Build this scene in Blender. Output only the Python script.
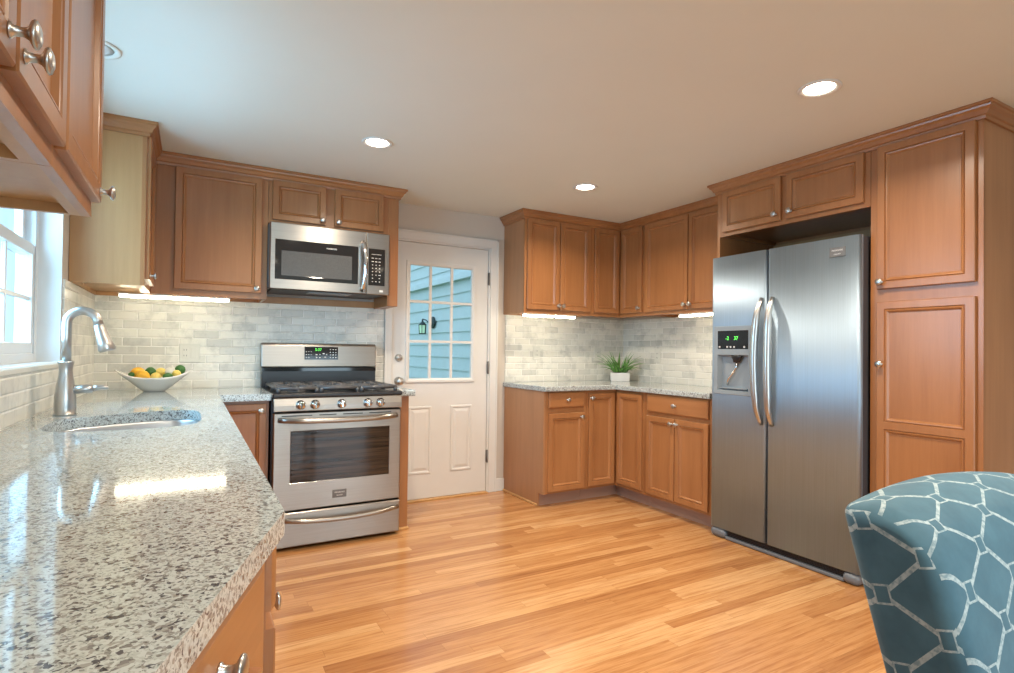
import bpy, bmesh, math, random
from mathutils import Vector, Matrix
random.seed(7)
S = bpy.context.scene
COL = S.collection
PI = math.pi
for o in list(bpy.data.objects):
    bpy.data.objects.remove(o)

# ------------------------------------------------------------------ camera
def make_camera():
    cam = bpy.data.cameras.new('camera')
    ob = bpy.data.objects.new('camera', cam)
    COL.objects.link(ob)
    a, t, q = math.radians(29.4583), math.radians(0.7636), math.radians(-0.7038)
    f0 = Vector((math.sin(a), math.cos(a), 0)); r0 = Vector((math.cos(a), -math.sin(a), 0)); u0 = Vector((0, 0, 1))
    f1 = math.cos(t)*f0 + math.sin(t)*u0; u1 = math.cos(t)*u0 - math.sin(t)*f0
    r2 = math.cos(q)*r0 - math.sin(q)*u1; u2 = math.sin(q)*r0 + math.cos(q)*u1
    m = Matrix((r2, u2, -f1)).transposed().to_4x4()
    m.translation = Vector((0.5171, -4.1379, 1.1815))
    ob.matrix_world = m
    cam.sensor_width = 36.0
    cam.lens = 558.42*36.0/1014.0
    cam.shift_y = (343.02-336.5)/1014.0
    cam.clip_start = 0.02
    S.camera = ob
make_camera()

# ------------------------------------------------------------------ world, exposure, daylight
S.view_settings.view_transform = 'Standard'
S.view_settings.look = 'None'
S.view_settings.exposure = -0.07
S.view_settings.gamma = 1.0
S.view_settings.use_curve_mapping = False
W = bpy.data.worlds.new('sky'); S.world = W; W.use_nodes = True
_bg = W.node_tree.nodes['Background']
_bg.inputs['Color'].default_value = (0.56, 0.82, 1.0, 1)
_bg.inputs['Strength'].default_value = 1.6

def area(name, loc, direction, sx, sy, power, color, spread=PI):
    l = bpy.data.lights.new(name, 'AREA'); l.shape = 'RECTANGLE'
    l.size = sx; l.size_y = sy; l.energy = power; l.color = color; l.spread = spread
    o = bpy.data.objects.new(name, l); COL.objects.link(o)
    o.location = loc
    o.rotation_euler = Vector(direction).to_track_quat('-Z', 'Y').to_euler()
    return o
# daylight entering through the sink window, plus an added fill lamp behind the camera
area('sink_window_daylight', (-0.50, -1.57, 1.70), (1, 0, -0.30), 1.3, 1.2, 78, (0.42, 0.73, 1.0))
area('rear_fill_light', (1.9, -7.35, 1.25), (0, 1, 0.0), 3.0, 2.1, 92, (0.80, 0.92, 1.0))

# ------------------------------------------------------------------ materials
def new_mat(name):
    m = bpy.data.materials.new(name); m.use_nodes = True
    nt = m.node_tree; b = nt.nodes['Principled BSDF']
    return m, nt, b
def N(nt, t, **kw):
    n = nt.nodes.new(t)
    for k, v in kw.items():
        setattr(n, k, v)
    return n
def L(nt, a, b):
    nt.links.new(a, b)
def math_n(nt, op, a, b=None, c=None):
    n = N(nt, 'ShaderNodeMath', operation=op)
    for i, v in enumerate((a, b, c)):
        if v is None: continue
        if isinstance(v, (int, float)): n.inputs[i].default_value = v
        else: L(nt, v, n.inputs[i])
    return n.outputs[0]
def ramp(nt, fac, stops, interp='LINEAR'):
    r = N(nt, 'ShaderNodeValToRGB'); r.color_ramp.interpolation = interp
    e = r.color_ramp.elements
    while len(e) < len(stops): e.new(0.5)
    for el, (p, c) in zip(e, stops):
        el.position = p; el.color = (c[0], c[1], c[2], 1)
    L(nt, fac, r.inputs[0])
    return r.outputs[0]
def mixc(nt, fac, a, b, blend='MIX'):
    n = N(nt, 'ShaderNodeMix', data_type='RGBA', blend_type=blend)
    for s, v in ((0, fac), (6, a), (7, b)):
        if isinstance(v, (int, float)): n.inputs[s].default_value = v
        elif isinstance(v, tuple): n.inputs[s].default_value = (v[0], v[1], v[2], 1)
        else: L(nt, v, n.inputs[s])
    return n.outputs[2]
def objcoord(nt, scale=(1, 1, 1), per_object=True):
    tc = N(nt, 'ShaderNodeTexCoord'); mp = N(nt, 'ShaderNodeMapping')
    mp.inputs['Scale'].default_value = scale
    L(nt, tc.outputs['Object'], mp.inputs['Vector'])
    if per_object:
        oi = N(nt, 'ShaderNodeObjectInfo')
        cx = N(nt, 'ShaderNodeCombineXYZ')
        for i, k in enumerate((31.0, 17.0, 53.0)):
            L(nt, math_n(nt, 'MULTIPLY', oi.outputs['Random'], k), cx.inputs[i])
        L(nt, cx.outputs[0], mp.inputs['Location'])
    return mp.outputs[0]
def noise(nt, vec, scale=1.0, detail=3.0, rough=0.5):
    n = N(nt, 'ShaderNodeTexNoise')
    n.inputs['Scale'].default_value = scale; n.inputs['Detail'].default_value = detail; n.inputs['Roughness'].default_value = rough
    L(nt, vec, n.inputs['Vector'])
    return n.outputs['Fac']
def bump(nt, b, h, strength=0.2, dist=0.01):
    bp = N(nt, 'ShaderNodeBump'); bp.inputs['Strength'].default_value = strength; bp.inputs['Distance'].default_value = dist
    L(nt, h, bp.inputs['Height']); L(nt, bp.outputs[0], b.inputs['Normal'])

def plain(name, col, rough=0.5, metal=0.0, spec=None, coat=0.0, var=0.04, scale=8.0):
    m, nt, b = new_mat(name)
    f = noise(nt, objcoord(nt), scale)
    lo = tuple(c*(1-var) for c in col); hi = tuple(min(1, c*(1+var)) for c in col)
    L(nt, ramp(nt, f, [(0.3, lo), (0.7, hi)]), b.inputs['Base Color'])
    b.inputs['Roughness'].default_value = rough; b.inputs['Metallic'].default_value = metal
    if coat: b.inputs['Coat Weight'].default_value = coat
    if spec is not None: b.inputs['Specular IOR Level'].default_value = spec
    return m

def wood(name, dark, light, rough=0.34, axis='z', coat=0.25):
    m, nt, b = new_mat(name)
    sc = {'z': (26, 26, 1.6), 'x': (1.6, 26, 26), 'y': (26, 1.6, 26)}[axis]
    v = objcoord(nt, sc)
    g = noise(nt, v, 1.0, 5, 0.6)
    v2 = objcoord(nt, tuple(s*6 for s in sc))
    g2 = noise(nt, v2, 1.0, 3, 0.6)
    big = noise(nt, objcoord(nt, (3, 3, 1.5)), 1.0, 2)
    f = math_n(nt, 'ADD', math_n(nt, 'MULTIPLY', g, 0.42), math_n(nt, 'ADD', math_n(nt, 'MULTIPLY', g2, 0.12), math_n(nt, 'MULTIPLY', big, 0.46)))
    L(nt, ramp(nt, f, [(0.33, dark), (0.66, light)]), b.inputs['Base Color'])
    b.inputs['Roughness'].default_value = rough
    b.inputs['Coat Weight'].default_value = coat; b.inputs['Coat Roughness'].default_value = 0.2
    bump(nt, b, g2, 0.05, 0.002)
    return m

def steel(name, col=(0.60, 0.60, 0.59), rough=0.3, axis='x', smear='z', aniso=0.7):
    m, nt, b = new_mat(name)
    sc = {'x': (3, 60, 400), 'z': (400, 60, 3), 'y': (400, 3, 400)}[axis]
    f = noise(nt, objcoord(nt, sc), 1.0, 2)
    L(nt, ramp(nt, f, [(0.3, tuple(c*0.93 for c in col)), (0.7, tuple(c*1.05 for c in col))]), b.inputs['Base Color'])
    b.inputs['Metallic'].default_value = 1.0
    L(nt, math_n(nt, 'ADD', math_n(nt, 'MULTIPLY', f, 0.10), rough-0.05), b.inputs['Roughness'])
    # brushed: the highlight smears along one direction of the object's own frame
    cv = N(nt, 'ShaderNodeCombineXYZ'); cv.inputs['XYZ'.index(smear.upper())].default_value = 1.0
    vt = N(nt, 'ShaderNodeVectorTransform', vector_type='VECTOR', convert_from='OBJECT', convert_to='WORLD')
    L(nt, cv.outputs[0], vt.inputs[0]); L(nt, vt.outputs[0], b.inputs['Tangent'])
    b.inputs['Anisotropic'].default_value = aniso
    return m

def granite(name):
    m, nt, b = new_mat(name)
    v = objcoord(nt, (1, 1, 1), False)
    n1 = N(nt, 'ShaderNodeTexNoise'); n1.inputs['Scale'].default_value = 70; n1.inputs['Detail'].default_value = 2
    L(nt, v, n1.inputs['Vector'])
    vm = N(nt, 'ShaderNodeVectorMath', operation='MULTIPLY_ADD')
    L(nt, n1.outputs['Color'], vm.inputs[0]); vm.inputs[1].default_value = (0.012, 0.012, 0.012); L(nt, v, vm.inputs[2])
    vo = N(nt, 'ShaderNodeTexVoronoi'); vo.inputs['Scale'].default_value = 215; L(nt, vm.outputs[0], vo.inputs['Vector'])
    sp = N(nt, 'ShaderNodeSeparateColor'); L(nt, vo.outputs['Color'], sp.inputs[0])
    clump = noise(nt, v, 24, 3, 0.6)
    k = math_n(nt, 'ADD', sp.outputs[0], math_n(nt, 'MULTIPLY', math_n(nt, 'SUBTRACT', clump, 0.5), 0.55))
    c1 = ramp(nt, k, [(0.0, (0.54, 0.605, 0.61)), (0.50, (0.455, 0.51, 0.51)), (0.68, (0.34, 0.355, 0.345)), (0.83, (0.22, 0.225, 0.225)), (0.93, (0.10, 0.105, 0.12))], 'CONSTANT')
    vo2 = N(nt, 'ShaderNodeTexVoronoi'); vo2.inputs['Scale'].default_value = 420; L(nt, vm.outputs[0], vo2.inputs['Vector'])
    sp2 = N(nt, 'ShaderNodeSeparateColor'); L(nt, vo2.outputs['Color'], sp2.inputs[0])
    c2 = ramp(nt, sp2.outputs[1], [(0.0, (1, 1, 1)), (0.72, (0.78, 0.77, 0.75)), (0.90, (0.38, 0.37, 0.36))], 'CONSTANT')
    L(nt, mixc(nt, 0.8, c1, c2, 'MULTIPLY'), b.inputs['Base Color'])
    b.inputs['Roughness'].default_value = 0.07
    b.inputs['Specular IOR Level'].default_value = 0.6
    return m

def subway(name, axis):
    """marble subway tile in running bond; axis = the horizontal world axis of the wall"""
    m, nt, b = new_mat(name)
    tc = N(nt, 'ShaderNodeTexCoord'); sx = N(nt, 'ShaderNodeSeparateXYZ'); L(nt, tc.outputs['Object'], sx.inputs[0])
    cb = N(nt, 'ShaderNodeCombineXYZ')
    L(nt, sx.outputs[axis], cb.inputs[0])
    L(nt, math_n(nt, 'ADD', sx.outputs[2], -0.914+0.0535*40), cb.inputs[1])
    br = N(nt, 'ShaderNodeTexBrick'); L(nt, cb.outputs[0], br.inputs['Vector'])
    br.offset = 0.5
    br.inputs['Scale'].default_value = 1.0
    br.inputs['Brick Width'].default_value = 0.150; br.inputs['Row Height'].default_value = 0.0535
    br.inputs['Mortar Size'].default_value = 0.0034; br.inputs['Mortar Smooth'].default_value = 0.15; br.inputs['Bias'].default_value = -0.35
    br.inputs['Color1'].default_value = (0.80, 0.79, 0.72, 1); br.inputs['Color2'].default_value = (0.52, 0.52, 0.485, 1)
    br.inputs['Mortar'].default_value = (0.88, 0.87, 0.82, 1)
    v = objcoord(nt, (1, 1, 1), False)
    cl = noise(nt, v, 9, 6, 0.65)
    veins = ramp(nt, cl, [(0.36, (0.74, 0.75, 0.75)), (0.50, (1, 1, 1)), (0.72, (1, 0.99, 0.96))])
    L(nt, mixc(nt, 0.75, br.outputs['Color'], veins, 'MULTIPLY'), b.inputs['Base Color'])
    b.inputs['Roughness'].default_value = 0.28
    br2 = N(nt, 'ShaderNodeTexBrick'); L(nt, cb.outputs[0], br2.inputs['Vector']); br2.offset = 0.5
    for k, val in (('Scale', 1.0), ('Brick Width', 0.150), ('Row Height', 0.0535), ('Mortar Size', 0.006), ('Mortar Smooth', 0.9)):
        br2.inputs[k].default_value = val
    inv = math_n(nt, 'SUBTRACT', 1.0, br2.outputs['Fac'])
    bump(nt, b, inv, 0.5, 0.006)
    return m

def floor_mat(name):
    m, nt, b = new_mat(name)
    tc = N(nt, 'ShaderNodeTexCoord'); sx = N(nt, 'ShaderNodeSeparateXYZ'); L(nt, tc.outputs['Object'], sx.inputs[0])
    PW = 0.0585
    ry = math_n(nt, 'DIVIDE', sx.outputs[1], PW)
    row = math_n(nt, 'FLOOR', ry)
    w1 = N(nt, 'ShaderNodeTexWhiteNoise', noise_dimensions='1D'); L(nt, row, w1.inputs['W'])
    off = math_n(nt, 'MULTIPLY', w1.outputs['Value'], 7.0)
    plen = math_n(nt, 'ADD', 0.80, math_n(nt, 'MULTIPLY', math_n(nt, 'FRACT', math_n(nt, 'MULTIPLY', w1.outputs['Value'], 13.7)), 0.80))
    rx = math_n(nt, 'DIVIDE', math_n(nt, 'ADD', sx.outputs[0], off), plen)
    pid = math_n(nt, 'FLOOR', rx)
    w2 = N(nt, 'ShaderNodeTexWhiteNoise', noise_dimensions='2D')
    c2 = N(nt, 'ShaderNodeCombineXYZ'); L(nt, row, c2.inputs[0]); L(nt, pid, c2.inputs[1]); L(nt, c2.outputs[0], w2.inputs['Vector'])
    rnd = w2.outputs['Value']
    # grain, shifted per board
    cg = N(nt, 'ShaderNodeCombineXYZ')
    L(nt, math_n(nt, 'ADD', math_n(nt, 'MULTIPLY', sx.outputs[0], 3.0), math_n(nt, 'MULTIPLY', rnd, 91.0)), cg.inputs[0])
    L(nt, math_n(nt, 'ADD', math_n(nt, 'MULTIPLY', sx.outputs[1], 55.0), math_n(nt, 'MULTIPLY', rnd, 37.0)), cg.inputs[1])
    g = noise(nt, cg.outputs[0], 1.0, 6, 0.62)
    cg2 = N(nt, 'ShaderNodeVectorMath', operation='MULTIPLY'); L(nt, cg.outputs[0], cg2.inputs[0]); cg2.inputs[1].default_value = (4, 6, 1)
    g2 = noise(nt, cg2.outputs[0], 1.0, 3, 0.7)
    base = ramp(nt, rnd, [(0.0, (0.40, 0.180, 0.062)), (0.25, (0.50, 0.242, 0.090)), (0.6, (0.585, 0.305, 0.122)), (0.85, (0.64, 0.36, 0.155)), (1.0, (0.69, 0.42, 0.20))])
    gr = ramp(nt, g, [(0.33, (0.66, 0.52, 0.40)), (0.55, (1, 1, 1))])
    gr2 = ramp(nt, g2, [(0.3, (0.80, 0.72, 0.62)), (0.6, (1, 1, 1))])
    col = mixc(nt, 0.85, base, gr, 'MULTIPLY')
    col = mixc(nt, 0.6, col, gr2, 'MULTIPLY')
    fy = math_n(nt, 'FRACT', ry); ey = math_n(nt, 'MINIMUM', fy, math_n(nt, 'SUBTRACT', 1.0, fy))
    gy = math_n(nt, 'LESS_THAN', ey, 0.012)
    fx = math_n(nt, 'FRACT', rx); gx = math_n(nt, 'LESS_THAN', math_n(nt, 'MULTIPLY', fx, plen), 0.0016)
    gap = math_n(nt, 'MAXIMUM', gx, gy)
    col = mixc(nt, math_n(nt, 'MULTIPLY', gap, 0.55), col, (0.22, 0.09, 0.03))
    L(nt, col, b.inputs['Base Color'])
    b.inputs['Roughness'].default_value = 0.27
    b.inputs['Coat Weight'].default_value = 0.3; b.inputs['Coat Roughness'].default_value = 0.14
    h = math_n(nt, 'SUBTRACT', math_n(nt, 'MULTIPLY', g, 0.15), gap)
    bump(nt, b, h, 0.10, 0.002)
    return m

def glass(name, tint=(0.93, 0.98, 1.0)):
    m = bpy.data.materials.new(name); m.use_nodes = True; nt = m.node_tree
    nt.nodes.remove(nt.nodes['Principled BSDF'])
    out = nt.nodes['Material Output']
    tr = N(nt, 'ShaderNodeBsdfTransparent'); tr.inputs[0].default_value = (*tint, 1)
    gl = N(nt, 'ShaderNodeBsdfGlossy'); gl.inputs['Roughness'].default_value = 0.02
    fr = N(nt, 'ShaderNodeFresnel'); fr.inputs[0].default_value = 1.45
    # reflect at the outer face of the pane only (no false total reflection where the ray leaves it)
    ge = N(nt, 'ShaderNodeNewGeometry')
    mx = N(nt, 'ShaderNodeMixShader'); L(nt, math_n(nt, 'MULTIPLY', fr.outputs[0], math_n(nt, 'SUBTRACT', 1.0, ge.outputs['Backfacing'])), mx.inputs[0]); L(nt, tr.outputs[0], mx.inputs[1]); L(nt, gl.outputs[0], mx.inputs[2])
    L(nt, mx.outputs[0], out.inputs[0])
    return m

def emit(name, col, strength):
    m, nt, b = new_mat(name)
    b.inputs['Base Color'].default_value = (*col, 1)
    b.inputs['Emission Color'].default_value = (*col, 1); b.inputs['Emission Strength'].default_value = strength
    return m

def octagon_fabric(name):
    """teal velvet woven with elongated octagons and small squares; wraps round the cushion it is on"""
    m, nt, b = new_mat(name)
    tc = N(nt, 'ShaderNodeTexCoord')
    p = N(nt, 'ShaderNodeSeparateXYZ'); L(nt, tc.outputs['Object'], p.inputs[0])
    nn = N(nt, 'ShaderNodeSeparateXYZ'); L(nt, tc.outputs['Normal'], nn.inputs[0])
    side = math_n(nt, 'MAXIMUM', math_n(nt, 'GREATER_THAN', math_n(nt, 'ABSOLUTE', nn.outputs[0]), 0.72), math_n(nt, 'GREATER_THAN', nn.outputs[1], 0.3))
    x, y, z = p.outputs
    notside = math_n(nt, 'SUBTRACT', 1.0, side)
    # horizontal coordinate runs round the vertical edge, vertical coordinate runs over the top edge
    u = math_n(nt, 'SUBTRACT', x, math_n(nt, 'ADD', math_n(nt, 'MULTIPLY', side, y), math_n(nt, 'MULTIPLY', notside, -0.055)))
    v = math_n(nt, 'ADD', z, math_n(nt, 'ADD', math_n(nt, 'MULTIPLY', notside, y), math_n(nt, 'MULTIPLY', side, -0.055)))
    CS, PP, A, B = 0.064, 0.094, 0.0095, 0.0115
    tu = math_n(nt, 'MULTIPLY', math_n(nt, 'PINGPONG', math_n(nt, 'DIVIDE', u, CS), 1.0), CS)
    tv = math_n(nt, 'MULTIPLY', math_n(nt, 'PINGPONG', math_n(nt, 'DIVIDE', v, PP), 0.5), PP)
    # distance to the diagonal from (0,0) to (CS, PP/2)
    ln = math.hypot(CS, PP/2)
    dd = math_n(nt, 'ABSOLUTE', math_n(nt, 'SUBTRACT', math_n(nt, 'MULTIPLY', tu, PP/2/ln), math_n(nt, 'MULTIPLY', tv, CS/ln)))
    diag = math_n(nt, 'LESS_THAN', dd, 0.0030)
    def square(du, dv):
        q = math_n(nt, 'MAXIMUM', math_n(nt, 'MULTIPLY', du, 1/A), math_n(nt, 'MULTIPLY', dv, 1/B))
        return q
    q1 = square(tu, tv)
    q2 = square(math_n(nt, 'SUBTRACT', CS, tu), math_n(nt, 'SUBTRACT', PP/2, tv))
    q = math_n(nt, 'MINIMUM', q1, q2)
    inside = math_n(nt, 'LESS_THAN', q, 1.0)
    ring = math_n(nt, 'LESS_THAN', math_n(nt, 'ABSOLUTE', math_n(nt, 'SUBTRACT', q, 1.0)), 0.12)
    line = math_n(nt, 'MAXIMUM', ring, math_n(nt, 'MULTIPLY', diag, math_n(nt, 'SUBTRACT', 1.0, inside)))
    f = noise(nt, objcoord(nt, (1, 1, 1), False), 18, 4, 0.6)
    teal = ramp(nt, f, [(0.3, (0.045, 0.125, 0.185)), (0.7, (0.072, 0.18, 0.25))])
    fine = noise(nt, objcoord(nt, (1, 1, 1), False), 160, 2, 0.6)
    white = ramp(nt, fine, [(0.35, (0.20, 0.31, 0.37)), (0.6, (0.42, 0.53, 0.57))])
    L(nt, mixc(nt, line, teal, white), b.inputs['Base Color'])
    b.inputs['Roughness'].default_value = 0.75
    b.inputs['Sheen Weight'].default_value = 0.25; b.inputs['Sheen Roughness'].default_value = 0.4
    b.inputs['Sheen Tint'].default_value = (0.6, 0.8, 0.9, 1)
    bump(nt, b, line, 0.4, 0.003)
    return m

M = {}
M['wood'] = wood('maple_stain', (0.295, 0.118, 0.040), (0.415, 0.183, 0.067))
M['woodx'] = wood('maple_stain_across', (0.295, 0.118, 0.040), (0.415, 0.183, 0.067), axis='x')
M['woody'] = wood('maple_stain_along', (0.295, 0.118, 0.040), (0.415, 0.183, 0.067), axis='y')
M['veneer'] = wood('maple_side_veneer', (0.40, 0.205, 0.080), (0.50, 0.275, 0.115), rough=0.45, coat=0.1)
M['panelwood'] = wood('maple_end_panel', (0.36, 0.17, 0.075), (0.47, 0.235, 0.11), rough=0.42, coat=0.12)
M['oak'] = wood('oak_shoe', (0.55, 0.29, 0.10), (0.68, 0.40, 0.16), axis='y')
M['toe'] = wood('toe_kick_board', (0.33, 0.19, 0.135), (0.41, 0.25, 0.18), rough=0.4, axis='x')
M['steel'] = steel('brushed_steel', (0.38, 0.35, 0.315), 0.33, 'x')
M['steelsink'] = steel('sink_steel', (0.56, 0.59, 0.61), 0.34, 'x', 'x', 0.3)
M['steelv'] = steel('brushed_steel_door', (0.36, 0.465, 0.57), 0.56, 'z', 'x', 0.45)
M['nickel'] = plain('satin_nickel', (0.56, 0.55, 0.53), 0.30, 1.0)
M['chrome'] = plain('polished_chrome', (0.75, 0.75, 0.75), 0.10, 1.0)
M['blackgloss'] = plain('black_glass', (0.012, 0.012, 0.013), 0.06, spec=0.6)
def rack_glass(name):
    m, nt, b = new_mat(name)
    f = noise(nt, objcoord(nt, (1.5, 1, 55), False), 1.0, 2, 0.6)
    L(nt, ramp(nt, f, [(0.40, (0.014, 0.010, 0.008)), (0.62, (0.060, 0.038, 0.024))]), b.inputs['Base Color'])
    b.inputs['Roughness'].default_value = 0.06
    return m
M['ovenglass'] = rack_glass('oven_door_glass')
M['blackmatte'] = plain('black_enamel', (0.018, 0.018, 0.02), 0.28)
M['iron'] = plain('cast_iron', (0.075, 0.077, 0.082), 0.32)
M['capgrey'] = plain('base_cap_grey', (0.15, 0.16, 0.175), 0.3)
M['darkplastic'] = plain('dark_grey_plastic', (0.05, 0.055, 0.065), 0.45)
M['greyplastic'] = plain('grey_plastic', (0.26, 0.31, 0.35), 0.35)
M['mesh'] = plain('oven_door_screen', (0.10, 0.10, 0.098), 0.12, scale=300, var=0.25)
M['granite'] = granite('speckled_granite')
M['tilex'] = subway('marble_tile_across', 0)
M['tiley'] = subway('marble_tile_along', 1)
M['floor'] = floor_mat('oak_strip_floor')
M['ceiling'] = plain('ceiling_paint', (0.74, 0.76, 0.71), 0.7, var=0.01, scale=3)
M['wall'] = plain('greige_paint', (0.58, 0.525, 0.46), 0.6, var=0.015, scale=3)
M['white'] = plain('white_gloss_paint', (0.72, 0.71, 0.68), 0.35, var=0.015)
M['vinyl'] = plain('white_vinyl', (0.76, 0.78, 0.78), 0.35, var=0.01)
M['plate'] = plain('ivory_plastic', (0.70, 0.70, 0.64), 0.35, var=0.01)
M['glass'] = glass('window_glass')
M['siding'] = plain('painted_siding', (0.74, 0.78, 0.78), 0.6, var=0.03)
M['fascia'] = plain('white_fascia', (0.80, 0.83, 0.85), 0.5)
M['lawn'] = plain('grass_green', (0.10, 0.20, 0.05), 0.9, var=0.4, scale=30)
M['tube'] = emit('lit_tube', (1.0, 0.93, 0.71), 25.0)
M['lens'] = emit('lit_lens', (1.0, 0.90, 0.72), 22.0)
M['deadlens'] = plain('unlit_lens', (0.62, 0.66, 0.66), 0.3)
M['green'] = emit('green_digits', (0.15, 1.0, 0.12), 1.3)
M['print'] = plain('pale_print', (0.62, 0.63, 0.62), 0.5)
M['badge'] = plain('badge_metal', (0.16, 0.155, 0.15), 0.4, 0.3)
M['badgetext'] = plain('badge_lettering', (0.80, 0.79, 0.76), 0.35, 0.3)
M['ceramic'] = plain('white_ceramic', (0.76, 0.76, 0.73), 0.18, coat=0.4)
M['lemon'] = plain('yellow_rind', (0.85, 0.47, 0.03), 0.4, var=0.15, scale=60)
M['paleyellow'] = plain('pale_yellow_rind', (0.80, 0.60, 0.14), 0.42, var=0.12, scale=60)
M['lime'] = plain('dark_green_rind', (0.030, 0.13, 0.018), 0.45, var=0.4, scale=90)
M['garlic'] = plain('garlic_skin', (0.74, 0.70, 0.62), 0.5, var=0.06, scale=40)
M['leaf'] = plain('leaf_green', (0.16, 0.36, 0.085), 0.42, var=0.5, scale=25)
M['soil'] = plain('dark_soil', (0.04, 0.03, 0.02), 0.9)
M['pot'] = plain('white_planter', (0.74, 0.74, 0.72), 0.35)
M['fabric'] = octagon_fabric('teal_octagon_velvet')
M['leg'] = wood('dark_chair_leg', (0.03, 0.014, 0.007), (0.06, 0.03, 0.015))
M['lantern'] = plain('lantern_bronze', (0.03, 0.05, 0.05), 0.5)
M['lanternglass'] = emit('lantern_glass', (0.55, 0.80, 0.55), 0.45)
M['bark'] = plain('bark', (0.10, 0.07, 0.05), 0.9)
M['cavity'] = plain('grey_wall_behind', (0.22, 0.25, 0.27), 0.7)

# ------------------------------------------------------------------ mesh helpers
class MB:
    def __init__(s):
        s.b = bmesh.new()
    def box(s, x0, x1, y0, y1, z0, z1):
        v = [s.b.verts.new((x, y, z)) for z in (z0, z1) for y in (y0, y1) for x in (x0, x1)]
        for f in ((0, 2, 3, 1), (4, 5, 7, 6), (0, 1, 5, 4), (2, 6, 7, 3), (0, 4, 6, 2), (1, 3, 7, 5)):
            s.b.faces.new([v[i] for i in f])
        return s
    def prism(s, poly, z0, z1):
        a = [s.b.verts.new((x, y, z0)) for x, y in poly]; c = [s.b.verts.new((x, y, z1)) for x, y in poly]
        n = len(poly)
        s.b.faces.new(a[::-1]); s.b.faces.new(c)
        for i in range(n):
            s.b.faces.new((a[i], a[(i+1) % n], c[(i+1) % n], c[i]))
        return s
    def loops(s, loops, cap0=False, cap1=False, closed=True, smooth=False):
        vs = [[s.b.verts.new(p) for p in lp] for lp in loops]
        n = len(vs[0])
        for a, c in zip(vs, vs[1:]):
            for i in range(n if closed else n-1):
                f = s.b.faces.new((a[i], a[(i+1) % n], c[(i+1) % n], c[i])); f.smooth = smooth
        if cap0: s.b.faces.new(vs[0][::-1])
        if cap1: s.b.faces.new(vs[-1])
        return s
    def lathe(s, prof, c=(0, 0, 0), axis='z', seg=24, smooth=True, sy=1.0):
        lp = []
        for r, h in prof:
            ring = []
            for k in range(seg):
                t = 2*PI*k/seg; a, e = r*math.cos(t), r*math.sin(t)*sy
                if axis == 'z': p = (c[0]+a, c[1]+e, c[2]+h)
                elif axis == '-y': p = (c[0]+a, c[1]-h, c[2]+e)
                elif axis == 'x': p = (c[0]+h, c[1]+a, c[2]+e)
                ring.append(p)
            lp.append(ring)
        s.loops(lp, cap0=prof[0][0] > 1e-5, cap1=prof[-1][0] > 1e-5, smooth=smooth)
        return s
    def tube(s, pts, r, seg=10, smooth=True, flat=1.0):
        pts = [Vector(p) for p in pts]
        rs = r if isinstance(r, (list, tuple)) else [r]*len(pts)
        up = Vector((0, 0, 1)); lp = []
        t0 = (pts[1]-pts[0]).normalized()
        if abs(t0.dot(up)) > 0.9: up = Vector((0, 1, 0))
        n = (up - t0*up.dot(t0)).normalized()
        for i, p in enumerate(pts):
            t = (pts[min(i+1, len(pts)-1)] - pts[max(i-1, 0)]).normalized()
            n = (n - t*n.dot(t)).normalized(); b = t.cross(n)
            lp.append([tuple(p + rs[i]*(math.cos(2*PI*k/seg)*n + flat*math.sin(2*PI*k/seg)*b)) for k in range(seg)])
        s.loops(lp, True, True, smooth=smooth)
        return s
    def rect_loops(s, x0, x1, z0, z1, prof, fill=True, yb=0.0):
        """concentric rectangles in the local xz plane; prof = (inset, height towards -y)"""
        lp = []
        for i, h in prof:
            lp.append([(x0+i, yb-h, z0+i), (x1-i, yb-h, z0+i), (x1-i, yb-h, z1-i), (x0+i, yb-h, z1-i)])
        s.loops(lp, cap1=fill)
        return s
    def paneled(s, x0, x1, z0, z1, t, openings, prof, bev=0.003, fill=True, yb=0.0):
        """a slab with its front at -t, sunk panels in the openings; prof is relative (inset, height from the front)"""
        s.rect_loops(x0, x1, z0, z1, [(0, 0), (0, t-bev), (bev, t)], fill=False, yb=yb)
        X = sorted({x0+bev, x1-bev, *[o[0] for o in openings], *[o[1] for o in openings]})
        Z = sorted({z0+bev, z1-bev, *[o[2] for o in openings], *[o[3] for o in openings]})
        for xa, xb in zip(X, X[1:]):
            for za, zb in zip(Z, Z[1:]):
                cx, cz = (xa+xb)/2, (za+zb)/2
                if any(o[0] < cx < o[1] and o[2] < cz < o[3] for o in openings): continue
                s.b.faces.new([s.b.verts.new(p) for p in ((xa, yb-t, za), (xb, yb-t, za), (xb, yb-t, zb), (xa, yb-t, zb))])
        for o in openings:
            s.rect_loops(o[0], o[1], o[2], o[3], [(i, t+h) for i, h in prof], fill=fill, yb=yb)
        # back
        s.b.faces.new([s.b.verts.new(p) for p in ((x0, yb, z0), (x0, yb, z1), (x1, yb, z1), (x1, yb, z0))]) if not openings or fill else None
        return s
    def rbox(s, c, half, r, seg=5):
        """box with rounded edges"""
        tmp = bmesh.new()
        bmesh.ops.create_cube(tmp, size=2.0)
        bmesh.ops.subdivide_edges(tmp, edges=tmp.edges[:], cuts=seg*2+1, use_grid_fill=True)
        mp = {}
        for v in tmp.verts:
            p = []
            for k in range(3):
                # bunch the grid lines into the rounded zones
                q = v.co[k]; a = abs(q); m = 0.34
                w = half[k]-r + r*math.tan(max(0, (a-m)/(1-m))*PI/4) if a > m else (half[k]-r)*a/m
                p.append(math.copysign(w, q))
            p = Vector(p)
            inn = Vector([max(-(half[k]-r), min(half[k]-r, p[k])) for k in range(3)])
            d = p-inn
            if d.length > 1e-9: p = inn + d.normalized()*r
            mp[v] = s.b.verts.new((c[0]+p.x, c[1]+p.y, c[2]+p.z))
        for f in tmp.faces:
            g = s.b.faces.new([mp[v] for v in f.verts]); g.smooth = True
        tmp.free()
        return s
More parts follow.
